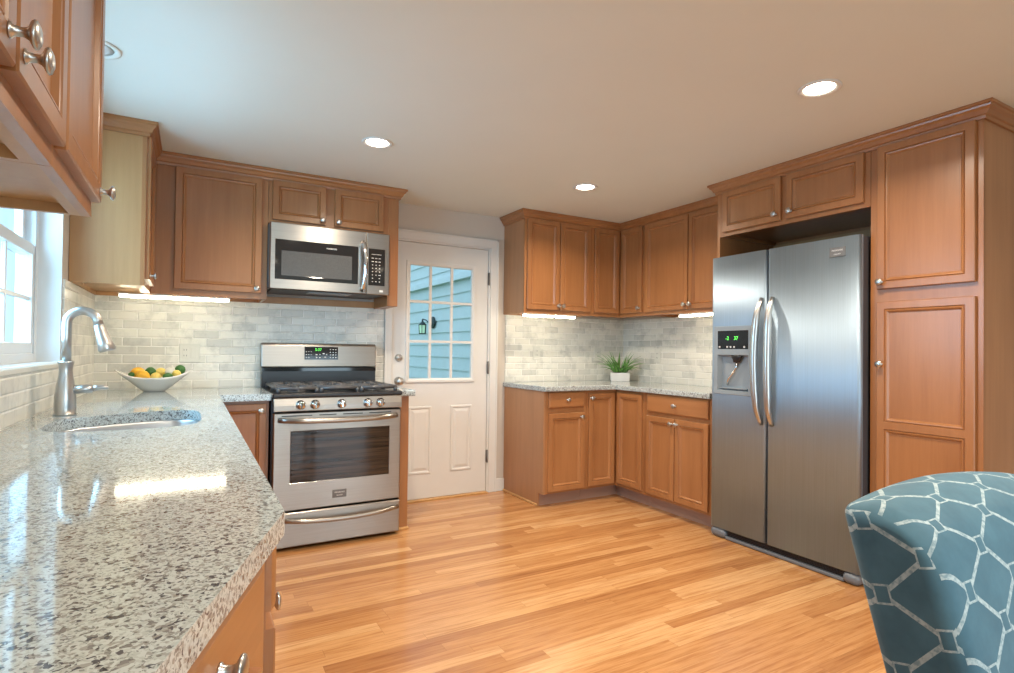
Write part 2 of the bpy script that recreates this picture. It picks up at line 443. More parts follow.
    def build(s, name, mat, parent=None, bevel=0.0, bseg=2, loc=None, rot=None, merge=True):
        if merge: bmesh.ops.remove_doubles(s.b, verts=s.b.verts[:], dist=1e-5)
        bmesh.ops.recalc_face_normals(s.b, faces=s.b.faces[:])
        me = bpy.data.meshes.new(name); s.b.to_mesh(me); s.b.free()
        o = bpy.data.objects.new(name, me); COL.objects.link(o)
        me.materials.append(M[mat] if isinstance(mat, str) else mat)
        if parent is not None: o.parent = parent
        if loc is not None: o.location = loc
        if rot is not None: o.rotation_euler = rot
        if bevel:
            md = o.modifiers.new('bevel', 'BEVEL'); md.width = bevel; md.segments = bseg; md.limit_method = 'ANGLE'; md.angle_limit = math.radians(40)
        return o

def print_on(o, mb, mat):
    """add printed marks to an existing part as a second material of its mesh"""
    bm = bmesh.new(); bm.from_mesh(o.data)
    me = bpy.data.meshes.new('marks'); mb.b.to_mesh(me); mb.b.free()
    n = len(bm.faces); bm.from_mesh(me); bm.faces.ensure_lookup_table()
    for f in bm.faces[n:]: f.material_index = 1
    bmesh.ops.recalc_face_normals(bm, faces=bm.faces[:])
    bm.to_mesh(o.data); bm.free(); bpy.data.meshes.remove(me)
    o.data.materials.append(M[mat])
def thing(name, label, cat, loc=(0, 0, 0), rz=0.0, group=None):
    o = bpy.data.objects.new(name, None); COL.objects.link(o)
    o.location = loc; o.rotation_euler = (0, 0, rz); o.empty_display_size = 0.1
    return tag(o, label, cat, group)
def tag(o, label, cat, group=None):
    o['label'] = label; o['category'] = cat
    if group: o['group'] = group
    return o
def struct(o):
    o['kind'] = 'structure'; return o
def copy_tree(o, parent=None):
    c = o.copy(); COL.objects.link(c)
    if parent is not None: c.parent = parent
    for ch in list(o.children): copy_tree(ch, c)
    return c
def text(name, s, size, mat, parent, loc, rot, extrude=0.0006, align='CENTER'):
    cu = bpy.data.curves.new(name, 'FONT'); cu.body = s; cu.size = size; cu.extrude = extrude; cu.align_x = align; cu.align_y = 'CENTER'
    tmp = bpy.data.objects.new(name, cu); COL.objects.link(tmp)
    bpy.context.view_layer.update()
    me = bpy.data.meshes.new_from_object(tmp.evaluated_get(bpy.context.evaluated_depsgraph_get()))
    bpy.data.objects.remove(tmp)
    o = bpy.data.objects.new(name, me); COL.objects.link(o); me.materials.clear(); me.materials.append(M[mat])
    o.parent = parent; o.location = loc; o.rotation_euler = rot
    return o

RW = -PI/2      # local frame of the right wall (fronts face -X, local x runs towards the camera)
LW = PI/2       # local frame of the left wall (fronts face +X, local x runs away from the camera)
ROOM_W, CEIL, REAR = 4.143, 2.305, -7.0

# ------------------------------------------------------------------ room shell
struct(MB().box(-0.2, 6.2, REAR-0.2, 0.2, -0.06, 0.0).build('floor', 'floor'))
struct(MB().box(-0.2, 6.2, REAR-0.2, 0.2, CEIL, CEIL+0.08).build('ceiling', 'ceiling'))
WD0, WD1, WZ0, WZ1 = -2.20, -0.94, 1.10, 2.12     # sink window opening
m = MB()
m.box(-0.16, 0, WD1, 0.16, 0, CEIL); m.box(-0.16, 0, REAR, WD0, 0, CEIL)
m.box(-0.16, 0, WD0, WD1, 0, WZ0-0.003); m.box(-0.16, 0, WD0, WD1, WZ1, CEIL)
struct(m.build('wall_left', 'wall'))
DX0, DX1, DZ1 = 1.845, 2.672, 2.022
m = MB()
m.box(0, DX0, 0, 0.12, 0, CEIL); m.box(DX1, ROOM_W, 0, 0.12, 0, CEIL); m.box(DX0, DX1, 0, 0.12, DZ1, CEIL)
struct(m.build('wall_back', 'wall'))
m = MB(); m.box(ROOM_W, ROOM_W+0.12, -3.12, 0.12, 0, CEIL)
struct(m.build('wall_right', 'wall'))
m = MB(); m.box(ROOM_W+0.12, 6.0, -3.12, -3.0, 0, CEIL).box(5.9, 6.0, REAR, -3.12, 0, CEIL)
struct(m.build('wall_dining', 'wall'))
m = MB()
m.box(-0.16, 0.5, REAR-0.12, REAR, 0, CEIL); m.box(3.3, 6.0, REAR-0.12, REAR, 0, CEIL); m.box(0.5, 3.3, REAR-0.12, REAR, 2.08, CEIL)
struct(m.build('wall_rear', 'wall'))
# glazed doors added at the unseen dining end to let fill light in
d2 = MB()
for a, e in ((0.5, 0.57), (1.865, 1.935), (3.23, 3.3)):
    d2.box(a, e, REAR-0.09, REAR-0.03, 0, 2.08)
d2.box(0.5, 3.3, REAR-0.085, REAR-0.035, 2.01, 2.08); d2.box(0.5, 3.3, REAR-0.085, REAR-0.035, 0, 0.10)
d2 = struct(d2.build('door_2', 'white'))
MB().box(0.57, 3.23, REAR-0.065, REAR-0.06, 0.10, 2.01).build('glass_pane', 'glass', d2)

# sink window: frame, white jamb liner and two glazed sashes
w1 = MB()
XF = -0.085
for y0, y1, z0, z1 in ((WD0, WD0+0.05, WZ0, WZ1), (WD1-0.05, WD1, WZ0, WZ1), (WD0+0.05, WD1-0.05, WZ1-0.05, WZ1), (WD0+0.05, WD1-0.05, WZ0, WZ0+0.045)):
    w1.box(-0.155, XF, y0, y1, z0, z1)
w1 = struct(w1.build('window_1', 'vinyl', bevel=0.004))
m = MB()
m.box(-0.158, -0.0005, WD1-0.004, WD1+0.012, WZ0, WZ1).box(-0.158, -0.0005, WD0-0.012, WD0+0.004, WZ0, WZ1).box(-0.158, -0.0005, WD0, WD1, WZ1-0.004, WZ1+0.01)
m.box(XF, 0.006, WD0, WD1, WZ0-0.003, WZ0+0.006)
m.build('jamb_liner', 'vinyl', w1)
def sash(name, x, z0, z1):
    y0, y1 = WD0+0.05, WD1-0.05
    r = 0.045
    s_ = MB()
    s_.box(x-0.03, x, y0, y0+r, z0, z1).box(x-0.03, x, y1-r, y1, z0, z1).box(x-0.03, x, y0+r, y1-r, z0, z0+r).box(x-0.03, x, y0+r, y1-r, z1-r, z1)
    n = 3; w = (y1-y0-2*r)/n
    for k in range(1, n):
        s_.box(x-0.022, x-0.006, y0+r+w*k-0.009, y0+r+w*k+0.009, z0+r, z1-r)
    zc = (z0+z1)/2
    s_.box(x-0.021, x-0.007, y0+r, y1-r, zc-0.009, zc+0.009)
    o = s_.build(name, 'vinyl', w1, bevel=0.003)
    MB().box(x-0.015, x-0.012, y0+r, y1-r, z0+r, z1-r).build('pane', 'glass', o)
sash('lower_sash', XF-0.002, WZ0+0.045, 1.615)
sash('upper_sash', XF-0.036, 1.575, WZ1-0.05)

# back door: slab with nine lites and two raised panels
door = MB()
GX0, GX1, GZ0, GZ1 = 1.978, 2.526, 0.948, 1.848
prof = [(0, 0), (0.012, -0.010), (0.024, -0.010), (0.045, -0.002)]
YF = 0.004
door.paneled(DX0+0.004, DX1-0.006, 0.012, DZ1-0.006, 0.042, [(GX0, GX1, GZ0, GZ1)], [(0, 0), (0, -0.042)], fill=False, yb=YF+0.042)
ob = door.build('door_1', 'white'); struct(ob)
def raised(x0, x1, z0, z1):
    m = MB(); m.rect_loops(x0, x1, z0, z1, [(0, 0.0), (0.006, 0.007), (0.016, 0.007), (0.022, 0.001), (0.030, 0.001), (0.050, 0.008)], yb=YF)
    m.build('door_panel', 'white', ob)
raised(2.340, 2.533, 0.205, 0.736); raised(1.985, 2.176, 0.205, 0.736)
m = MB()
m.rect_loops(GX0-0.025, GX1+0.025, GZ0-0.028, GZ1+0.026, [(0, 0.0), (0.004, 0.012), (0.02, 0.012), (0.034, 0.004), (0.034, -0.02)], fill=False, yb=YF)
for x in (2.155, 2.338): m.box(x-0.010, x+0.010, YF-0.006, YF+0.014, GZ0, GZ1)
for z in (1.244, 1.556): m.box(GX0, GX1, YF-0.0055, YF+0.0135, z-0.010, z+0.010)
m.build('grille', 'white', ob)
MB().box(GX0, GX1, YF+0.016, YF+0.020, GZ0, GZ1).build('glass_pane', 'glass', ob)
for z in (0.303, 1.037, 1.775):
    MB().box(DX1-0.007, DX1+0.006, -0.006, YF, z-0.05, z+0.05).lathe([(0.006, -0.052), (0.006, 0.052)], (DX1-0.003, -0.013, z), 'z', 10).build('hinge', 'badge', ob)
for nm, z, r in (('door_knob', 0.937, 0.030), ('deadbolt', 1.116, 0.026)):
    m = MB()
    if nm == 'door_knob':
        m.lathe([(0.033, 0), (0.033, 0.006), (0.014, 0.01), (0.013, 0.03), (0.024, 0.036), (0.030, 0.05), (0.026, 0.062), (0.012, 0.068), (0, 0.069)], (1.902, YF, z), '-y')
    else:
        m.lathe([(0.030, 0), (0.030, 0.008), (0.022, 0.016), (0.020, 0.022), (0, 0.023)], (1.902, YF, z), '-y').box(1.899, 1.905, YF-0.034, YF-0.02, z-0.014, z+0.014)
    m.build(nm, 'nickel', ob)
# casing
def casing_bar(m, poly):
    m.prism(poly, 0, 1)
m = MB()
m.box(DX1+0.010, DX1+0.082, -0.018, 0.0, 0, DZ1+0.010)
m.box(DX0-0.060, DX0-0.004, -0.018, 0.0, 0, DZ1+0.010)
m.box(DX0-0.060, DX1+0.082, -0.018, 0.0, DZ1+0.010, DZ1+0.080)
m.box(DX1-0.004, DX1+0.010, -0.008, 0.05, 0, DZ1+0.010).box(DX0-0.004, DX0+0.003, -0.008, 0.05, 0, DZ1+0.010).box(DX0, DX1, -0.008, 0.05, DZ1-0.004, DZ1+0.010)
m.box(DX1+0.068, DX1+0.082, -0.024, -0.018, 0, DZ1+0.080).box(DX0-0.060, DX0-0.046, -0.024, -0.018, 0, DZ1+0.080).box(DX0-0.060, DX1+0.082, -0.024, -0.018, DZ1+0.066, DZ1+0.080)
struct(m.build('trim_1', 'white', bevel=0.004))
struct(MB().box(DX0, DX1, -0.030, 0.03, 0.0, 0.011).build('trim_2', 'oak', bevel=0.003))
struct(MB().box(DX1+0.082, 2.834, -0.016, 0.0, 0, 0.105).build('baseboard_back', 'white', bevel=0.004))

# ------------------------------------------------------------------ cabinets
def knob_mesh():
    m = MB()
    m.lathe([(0.0095, 0), (0.0095, 0.002), (0.0065, 0.004), (0.0055, 0.013), (0.0075, 0.018), (0.015, 0.0215), (0.0172, 0.0242), (0.0160, 0.0268), (0.010, 0.0295), (0, 0.0305)], (0, 0, 0), '-y', 20)
    o = m.build('knob', 'nickel'); me = o.data; bpy.data.objects.remove(o)
    return me
KNOB = knob_mesh()
def knob(parent, x, y, z):
    o = bpy.data.objects.new('knob', KNOB); COL.objects.link(o); o.parent = parent; o.location = (x, y, z)
    return o
BEAD = [(0, 0), (0.003, -0.006), (0.007, -0.0018), (0.012, -0.003), (0.020, -0.0125), (0.023, -0.0125)]
TH = 0.020
def cab_door(parent, x0, x1, z0, z1, kn=None, rail=None, frame=0.036):
    """framed door with beaded flat panel; kn = (x, z) of its knob; rail = heights of middle rails"""
    zs = [z0+frame]
    for r in (rail or []): zs += [r-0.018, r+0.018]
    zs.append(z1-frame)
    ops = [(x0+frame, x1-frame, a, b) for a, b in zip(zs[::2], zs[1::2])]
    d = MB().paneled(x0, x1, z0, z1, TH, ops, BEAD).build('door', 'wood', parent)
    if kn: knob(d, kn[0], -TH, kn[1])
    return d
def cab_drawer(parent, x0, x1, z0, z1, kn=True, kx=None, kz=None):
    m = MB(); m.rect_loops(x0, x1, z0, z1, [(0, 0), (0, 0.012), (0.004, 0.016), (0.010, 0.020)])
    d = m.build('drawer', 'woodx', parent)
    if kn: knob(d, (x0+x1)/2 if kx is None else kx, -TH, (z0+z1)/2 if kz is None else kz)
    return d
def frame_plate(parent, x0, x1, z0, z1, t=0.019):
    return MB().box(x0, x1, 0, t, z0, z1).build('face_frame', 'wood', parent)
def upper_carcass(parent, x0, x1, z0, z1, depth, mat='wood'):
    m = MB()
    m.box(x0, x0+0.015, 0.019, depth, z0, z1).box(x1-0.015, x1, 0.019, depth, z0, z1)
    m.box(x0+0.015, x1-0.015, 0.019, depth, z1-0.015, z1).box(x0+0.015, x1-0.015, 0.019, depth, z0+0.022, z0+0.037)
    m.box(x0+0.015, x1-0.015, depth-0.012, depth, z0, z1)
    m.box(x0+0.015, x1-0.015, 0.019, 0.040, z0, z0+0.022)
    return m.build('carcass', mat, parent)
UZ0, UZ1 = 1.485, 2.258
EPS = 0.002

# --- left wall, nearest uppers
def left_upper(y_near, y_far, label, doors, side='veneer', kz=1.540):
    t = thing('upper_cabinet', label, 'cabinet', (0.305, y_near, 0), LW)
    w = y_far - y_near
    upper_carcass(t, 0, w, UZ0, UZ1, 0.305-EPS, side)
    frame_plate(t, 0, w, UZ0, UZ1)
    for a, b, k in doors:
        cab_door(t, a-y_near, b-y_near, 1.519, 2.242, (k-y_near, kz))
    return t
left_upper(-3.560, -2.932, 'two-door maple wall cabinet at the upper left edge, its two knobs close together', [(-3.540, -3.252, -3.285), (-3.240, -2.940, -3.215)], kz=1.550)
left_upper(-2.930, -2.505, 'one-door maple wall cabinet at upper left, ending just short of the sink window', [(-2.922, -2.512, -2.540)])
left_upper(-0.800, -0.004, 'wall cabinet with pale tan side panel in the far left corner, beside the sink window', [(-0.790, -0.375, -0.765)])

# --- back wall, left run of uppers
t = thing('upper_cabinet', 'wide single-door maple wall cabinet between the pale side panel and the microwave', 'cabinet', (0.307, -0.335, 0))
X = lambda x: x-0.307
upper_carcass(t, X(0.307), X(0.923), UZ0, UZ1, 0.333)
frame_plate(t, X(0.307), X(0.923), UZ0, UZ1)
cab_door(t, X(0.420), X(0.888), 1.519, 2.238, (X(0.862), 1.545))
t = thing('upper_cabinet', 'short two-door maple wall cabinet right above the microwave', 'cabinet', (0.925, -0.335, 0))
X = lambda x: x-0.925
upper_carcass(t, 0, X(1.700), 1.968, UZ1, 0.333)
frame_plate(t, 0, X(1.700), 1.968, UZ1)
cab_door(t, X(0.947), X(1.275), 1.992, 2.242, (X(1.252), 2.018))
cab_door(t, X(1.332), X(1.662), 1.992, 2.242, (X(1.355), 2.018))
MB().box(X(1.700), X(1.775), 0, 0.333, 1.480, UZ1).build('end_panel', 'wood', t, bevel=0.002)
MB().box(X(0.925), X(1.700), 0.313, 0.333, UZ0, UZ0+0.045).build('wall_cleat', 'veneer', t)

# --- right end of the back wall and right wall: uppers
t = thing('upper_cabinet', 'two-door maple wall cabinet right of the white back door', 'cabinet', (2.815, -0.335, 0))
X = lambda x: x-2.815
upper_carcass(t, 0, X(3.488), UZ0, UZ1, 0.333, 'panelwood')
frame_plate(t, 0, X(3.488), UZ0, UZ1)
cab_door(t, X(2.835), X(3.147), 1.515, 2.242, (X(3.128), 1.553))
cab_door(t, X(3.155), X(3.463), 1.515, 2.242, (X(3.176), 1.553))
t = thing('corner_cabinet', 'L-shaped maple corner wall cabinet with two narrow doors above the potted plant', 'cabinet', (3.490, -0.335, 0))
FX = 3.808
m = MB()
poly = [(0, 0.019), (FX-3.490+0.019, 0.019), (FX-3.490+0.019, -0.303), (ROOM_W-EPS-3.490, -0.303), (ROOM_W-EPS-3.490, 0.333), (0, 0.333)]
m.prism(poly, UZ0+0.018, UZ1)
m.build('carcass', 'wood', t)
m = MB(); m.prism([(0, 0), (FX-3.490, 0), (FX-3.490, -0.303), (FX-3.490+0.019, -0.303), (FX-3.490+0.019, 0.019), (0, 0.019)], UZ0, UZ1)
m.build('face_frame', 'wood', t)
cab_door(t, 0.022, 0.290, 1.515, 2.242)
# the leaf on the right wall face
dr = MB().paneled(0, 0.262, 1.515, 2.242, TH, [(0.036, 0.226, 1.551, 2.206)], BEAD).build('door', 'wood', t, loc=(FX-3.490, -0.022, 0), rot=(0, 0, RW))
knob(dr, 0.236, -TH, 1.553)
t = thing('upper_cabinet', 'two-door maple wall cabinet on the right wall beside the refrigerator', 'cabinet', (FX, -0.640, 0), RW)
upper_carcass(t, 0, 0.943, UZ0, UZ1, ROOM_W-FX-EPS)
frame_plate(t, 0, 0.943, UZ0, UZ1)
cab_door(t, 0.018, 0.479, 1.512, 2.242, (0.455, 1.550))
cab_door(t, 0.487, 0.930, 1.512, 2.242, (0.511, 1.550))

# --- over the refrigerator and tall pantry
TX = 3.565
t = thing('upper_cabinet', 'short two-door maple cabinet above the steel refrigerator', 'cabinet', (TX, -1.585, 0), RW)
Y = lambda d: d-1.585
upper_carcass(t, Y(1.605), Y(2.551), 1.950, UZ1, ROOM_W-TX-EPS)
frame_plate(t, Y(1.605), Y(2.551), 1.950, UZ1)
cab_door(t, Y(1.637), Y(2.052), 1.975, 2.238, (Y(2.022), 2.015))
cab_door(t, Y(2.088), Y(2.522), 1.975, 2.238, (Y(2.118), 2.015))
MB().box(0, Y(1.605), 0, ROOM_W-TX-EPS, 0.0, UZ1).build('side_panel', 'wood', t)
MB().box(Y(1.605), Y(2.551), 0.555, 0.575, 1.895, 1.950).build('wall_cleat', 'veneer', t)
t = thing('pantry_cabinet', 'tall maple pantry cabinet with two stacked doors at the right edge', 'cabinet', (TX, -2.553, 0), RW)
Y = lambda d: d-2.553
m = MB(); m.box(0, 0.472, 0.019, ROOM_W-TX-EPS, 0.10, UZ1).box(0, 0.472, 0.08, ROOM_W-TX-EPS, 0.0, 0.10)
m.build('carcass', 'panelwood', t)
frame_plate(t, 0, 0.472, 0.10, UZ1)
cab_door(t, Y(2.590), Y(3.000), 1.515, 2.240, (Y(2.612), 1.550))
cab_door(t, Y(2.590), Y(3.000), 0.120, 1.450, (Y(2.612), 1.136), rail=[0.829])

# --- crown mouldings
def crown(pts, label, z0=2.236):
    prof = [(0.0, z0), (0.010, z0), (0.012, z0+0.014), (0.020, z0+0.018), (0.027, z0+0.034), (0.038, z0+0.044), (0.040, z0+0.052), (0.047, z0+0.055), (0.047, CEIL-0.001), (0.0, CEIL-0.001)]
    P = [Vector(p) for p in pts]; lp = []
    for i, p in enumerate(P):
        ns = []
        if i > 0:
            d = (P[i]-P[i-1]).normalized(); ns.append(Vector((d.y, -d.x)))
        if i < len(P)-1:
            d = (P[i+1]-P[i]).normalized(); ns.append(Vector((d.y, -d.x)))
        n = ns[0] if len(ns) == 1 else (ns[0]+ns[1])/(1+ns[0].dot(ns[1]))
        lp.append([(p.x+n.x*(o+0.001), p.y+n.y*(o+0.001), z) for o, z in prof])
    o = MB().loops(lp, True, True).build('crown_moulding', 'woodx')
    return tag(o, label, 'moulding')
crown([(0.003, -0.80), (0.305, -0.80), (0.305, -0.335), (1.775, -0.335), (1.775, -0.003)], 'stained crown moulding stepping along the left cabinets to above the microwave')
crown([(2.815, -0.003), (2.815, -0.335), (FX, -0.335), (FX, -1.583)], 'stained crown moulding round the corner cabinets above the potted plant')
crown([(3.757, -1.585), (TX, -1.585), (TX, -3.025), (4.14, -3.025)], 'stained crown moulding over the refrigerator and pantry')
crown([(0.305, -3.56), (0.305, -2.505), (0.003, -2.505)], 'stained crown moulding on top of the nearest left wall cabinets, out of sight above')

# --- base cabinets
BZ = 0.874
def base_box(parent, w, depth, mat='wood', toe=0.075, side0=True):
    m = MB()
    m.box(0, w, 0.019, depth, 0.10, BZ)
    m.build('carcass', mat, parent)
    frame_plate(parent, 0, w, 0.10, BZ)
    MB().box(0, w, toe, toe+0.015, 0.0, 0.10).build('toe_kick', 'toe', parent)
# left of the range
t = thing('base_cabinet', 'narrow maple base cabinet squeezed between the sink counter and the range', 'cabinet', (0.640, -0.610, 0))
base_box(t, 0.277, 0.607)
cab_door(t, 0.03, 0.262, 0.120, 0.855, (0.232, 0.815))
# sliver right of the range
t = thing('end_panel', 'narrow upright maple filler panel right of the range, granite strip on top', 'panel', (1.708, -0.610, 0))
MB().box(0, 0.064, 0, 0.607, 0, BZ).build('panel', 'wood', t, bevel=0.002)
MB().box(0, 0.072, -0.012, 0.600, 0, 0.018).build('shoe_moulding', 'oak', t, bevel=0.005)
# left run under the sink counter
def left_base(y_near, y_far, label, fronts, open_top=False):
    t = thing('base_cabinet', label, 'cabinet', (0.630, y_near, 0), LW)
    w = y_far-y_near
    if not open_top: base_box(t, w, 0.627)
    else:
        m = MB()
        m.box(0, 0.016, 0.019, 0.627, 0.10, BZ).box(w-0.016, w, 0.019, 0.627, 0.10, BZ).box(0.016, w-0.016, 0.019, 0.627, 0.10, 0.116).box(0.016, w-0.016, 0.615, 0.627, 0.116, 0.60)
        m.build('carcass', 'veneer', t)
        frame_plate(t, 0, w, 0.10, BZ)
        MB().box(0, w, 0.075, 0.09, 0, 0.10).build('toe_kick', 'toe', t)
    fronts(t, y_far-y_near)
    return t
def two_doors(t, w):
    cab_drawer(t, 0.02, w-0.02, 0.735, 0.862, kn=False)
    cab_door(t, 0.02, w/2-0.003, 0.120, 0.705, (w/2-0.03, 0.672)); cab_door(t, w/2+0.003, w-0.02, 0.120, 0.705, (w/2+0.03, 0.672))
def one_door(t, w):
    cab_drawer(t, 0.03, w-0.02, 0.735, 0.866)
    cab_door(t, 0.03, 0.155, 0.120, 0.706)
    cab_door(t, 0.165, w-0.02, 0.120, 0.706, (0.196, 0.680))
left_base(-1.30, -0.655, 'base cabinet under the fruit bowl end of the sink counter', lambda t, w: cab_door(t, 0.02, 0.42, 0.12, 0.855, (0.05, 0.815)))
left_base(-2.25, -1.302, 'two-door base cabinet directly below the sink', two_doors, True)
left_base(-3.146, -2.252, 'base cabinet at the bend of the near granite counter, one knob showing past the corner', one_door)
# angled run
ang = math.atan2(0.939, 0.344)
AL = 1.15
ax, ay = 0.630-0.344*AL, -3.150-0.939*AL
t = thing('base_cabinet', 'angled maple base cabinet below the nearest counter edge, drawer with a round knob', 'cabinet', (ax, ay, 0), ang)
rt = Matrix.Rotation(-ang, 2)
def loc2(x, y): 
    v = rt @ Vector((x-ax, y-ay)); return (v.x, v.y)
m = MB(); m.prism([(0.0, 0.0191), (AL-0.010, 0.0191), loc2(0.630-0.019*0.939, -3.150), loc2(0.004, -3.150), loc2(0.004, ay)], 0.10, BZ)
m.build('carcass', 'wood', t)
frame_plate(t, 0, AL-0.012, 0.10, BZ)
MB().box(0, AL-0.06, 0.075, 0.09, 0, 0.10).build('toe_kick', 'toe', t)
cab_drawer(t, AL-0.470, AL-0.092, 0.748, 0.866, kx=AL-0.285, kz=0.814)
cab_door(t, AL-0.470, AL-0.092, 0.120, 0.712, (AL-0.440, 0.675))
cab_drawer(t, 0.20, AL-0.51, 0.748, 0.866)
cab_door(t, 0.20, AL-0.51, 0.120, 0.712, (AL-0.54, 0.675))

# right corner: base cabinets
t = thing('base_cabinet', 'maple base cabinet right of the white back door, one drawer over one door', 'cabinet', (2.835, -0.610, 0))
m = MB(); m.box(0, 0.40, 0.019, 0.607, 0.10, BZ)
m.build('carcass', 'wood', t)
m = MB(); m.prism([(0, 0), (0.016, 0), (0.016, 0.607), (0, 0.607)], 0.10, BZ).prism([(0, 0.07), (0.016, 0.07), (0.016, 0.607), (0, 0.607)], 0.0, 0.10)
m.build('side_panel', 'panelwood', t, loc=(-0.001, 0.0005, 0))
frame_plate(t, 0.016, 0.40, 0.10, BZ)
MB().box(0.016, 0.40, 0.075, 0.090, 0, 0.10).build('toe_kick', 'toe', t)
MB().box(-0.013, -0.001, 0.072, 0.600, 0, 0.016).build('shoe_moulding', 'oak', t, bevel=0.004)
X = lambda x: x-2.835
cab_drawer(t, X(2.872), X(3.205), 0.748, 0.866)
cab_door(t, X(2.870), X(3.206), 0.116, 0.706, (X(3.172), 0.672))
t = thing('corner_cabinet', 'L-shaped maple corner base cabinet with two tall narrow doors below the potted plant', 'cabinet', (3.237, -0.610, 0))
BX = 3.533
c = BX-3.237
m = MB(); m.prism([(0, 0.019), (c+0.019, 0.019), (c+0.019, -0.338), (ROOM_W-EPS-3.237, -0.338), (ROOM_W-EPS-3.237, 0.607), (0, 0.607)], 0.10, BZ)
m.build('carcass', 'wood', t)
m = MB(); m.prism([(0, 0), (c, 0), (c, -0.338), (c+0.019, -0.338), (c+0.019, 0.019), (0, 0.019)], 0.10, BZ)
m.build('face_frame', 'wood', t)
m = MB(); m.prism([(0, 0.075), (c+0.075, 0.075), (c+0.075, -0.338), (c+0.09, -0.338), (c+0.09, 0.09), (0, 0.09)], 0.0, 0.10)
m.build('toe_kick', 'toe', t)
cab_door(t, 0.015, 0.273, 0.120, 0.850, (0.032, 0.814))
MB().paneled(0, 0.280, 0.126, 0.857, TH, [(0.036, 0.244, 0.162, 0.821)], BEAD).build('door', 'wood', t, loc=(c, -0.038, 0), rot=(0, 0, RW))
t = thing('base_cabinet', 'maple base cabinet beside the refrigerator, one wide drawer over two doors', 'cabinet', (BX, -0.950, 0), RW)
base_box(t, 0.634, ROOM_W-BX-EPS)
Y = lambda d: d-0.950
cab_drawer(t, Y(0.984), Y(1.557), 0.735, 0.866)
cab_door(t, Y(0.982), Y(1.259), 0.122, 0.706, (Y(1.237), 0.670))
cab_door(t, Y(1.266), Y(1.560), 0.122, 0.706, (Y(1.288), 0.670))

# ------------------------------------------------------------------ granite worktops
CT0, CT1 = 0.8755, 0.914
def smooth_closed(pts, n=6):
    out = []
    k = len(pts)
    for i in range(k):
        p0, p1, p2, p3 = (Vector(pts[(i+j-1) % k]) for j in range(4))
        for s in range(n):
            u = s/n
            out.append(tuple(0.5*((2*p1)+(-p0+p2)*u+(2*p0-5*p1+4*p2-p3)*u*u+(-p0+3*p1-3*p2+p3)*u**3)))
    return out
SINK = smooth_closed([(0.100, -1.79), (0.110, -1.64), (0.165, -1.555), (0.270, -1.485), (0.40, -1.425), (0.495, -1.420), (0.545, -1.49), (0.553, -1.66), (0.548, -1.85), (0.50, -1.95), (0.39, -1.985), (0.24, -1.985), (0.145, -1.95), (0.108, -1.88)])
def slab(outer, hole=None, name='worktop'):
    bm = bmesh.new()
    def ring(pts):
        vs = [bm.verts.new((x, y, CT1)) for x, y in pts]
        return vs, [bm.edges.new((vs[i], vs[(i+1) % len(vs)])) for i in range(len(vs))]
    vo, eo = ring(outer); es = list(eo)
    if hole:
        vh, eh = ring(hole); es += eh
    bmesh.ops.triangle_fill(bm, use_beauty=True, use_dissolve=False, edges=es)
    if hole:
        hp = [Vector(p) for p in hole]; ce = sum(hp, Vector((0, 0)))/len(hp)
        def inside(p):
            c_ = False
            for i in range(len(hp)):
                a, b_ = hp[i], hp[i-1]
                if (a.y > p.y) != (b_.y > p.y) and p.x < (b_.x-a.x)*(p.y-a.y)/(b_.y-a.y)+a.x: c_ = not c_
            return c_
        bad = [f for f in bm.faces if inside(f.calc_center_median().xy)]
        bmesh.ops.delete(bm, geom=bad, context='FACES_ONLY')
    ret = bmesh.ops.extrude_face_region(bm, geom=bm.faces[:])
    for v in [g for g in ret['geom'] if isinstance(g, bmesh.types.BMVert)]: v.co.z = CT0
    m = MB(); m.b.free(); m.b = bm
    return m.build(name, 'granite', bevel=0.007, bseg=3)
EX, EY = 0.344/0.939, 1.0
o = slab([(0.001, -0.001), (0.9245, -0.001), (0.9245, -0.652), (0.655, -0.652), (0.655, -3.160), (0.655-EX*1.07, -4.23), (0.001, -4.23)], SINK)
tag(o, 'long speckled granite worktop with the sink, running from the range to the nearest corner', 'worktop')
o = slab([(1.705, -0.001), (1.803, -0.001), (1.803, -0.652), (1.705, -0.652)])
tag(o, 'narrow granite worktop strip right of the range', 'worktop')
o = slab([(2.815, -0.001), (2.815, -0.652), (3.497, -0.652), (3.497, -1.584), (ROOM_W-0.001, -1.584), (ROOM_W-0.001, -0.001)])
tag(o, 'L-shaped granite worktop with the potted plant, left of the refrigerator', 'worktop')

# ------------------------------------------------------------------ tile backsplashes
T = 0.009
def splash(label, mat, *boxes):
    m = MB()
    for b_ in boxes: m.box(*b_)
    return tag(m.build('tile_backsplash', mat), label, 'backsplash')
splash('marble subway tile backsplash along the left wall below the sink window', 'tiley',
       (0.0005, T, -0.928, -0.0005, CT1, UZ0-0.002), (0.0005, T, WD0-0.012, -0.928, CT1, WZ0-0.018), (0.0005, T, -4.2, WD0-0.012, CT1, UZ0-0.002))
splash('marble subway tile backsplash behind the range and fruit bowl', 'tilex',
       (T, 1.783, -T, -0.0005, CT1, UZ0-0.002))
splash('marble subway tile backsplash right of the back door, with two outlets', 'tilex',
       (2.836, ROOM_W-T, -T, -0.0005, CT1, UZ0-0.002))
splash('marble subway tile backsplash on the right wall beside the refrigerator', 'tiley',
       (ROOM_W-T, ROOM_W-0.0005, -1.583, -0.0005, CT1, UZ0-0.002))
o = MB().box(0.0005, 0.016, WD0-0.012, -0.928, WZ0-0.018, WZ0+0.003).build('sill_trim', 'plate', bevel=0.004)
tag(o, 'pale bullnose sill strip capping the tiles under the sink window', 'sill')

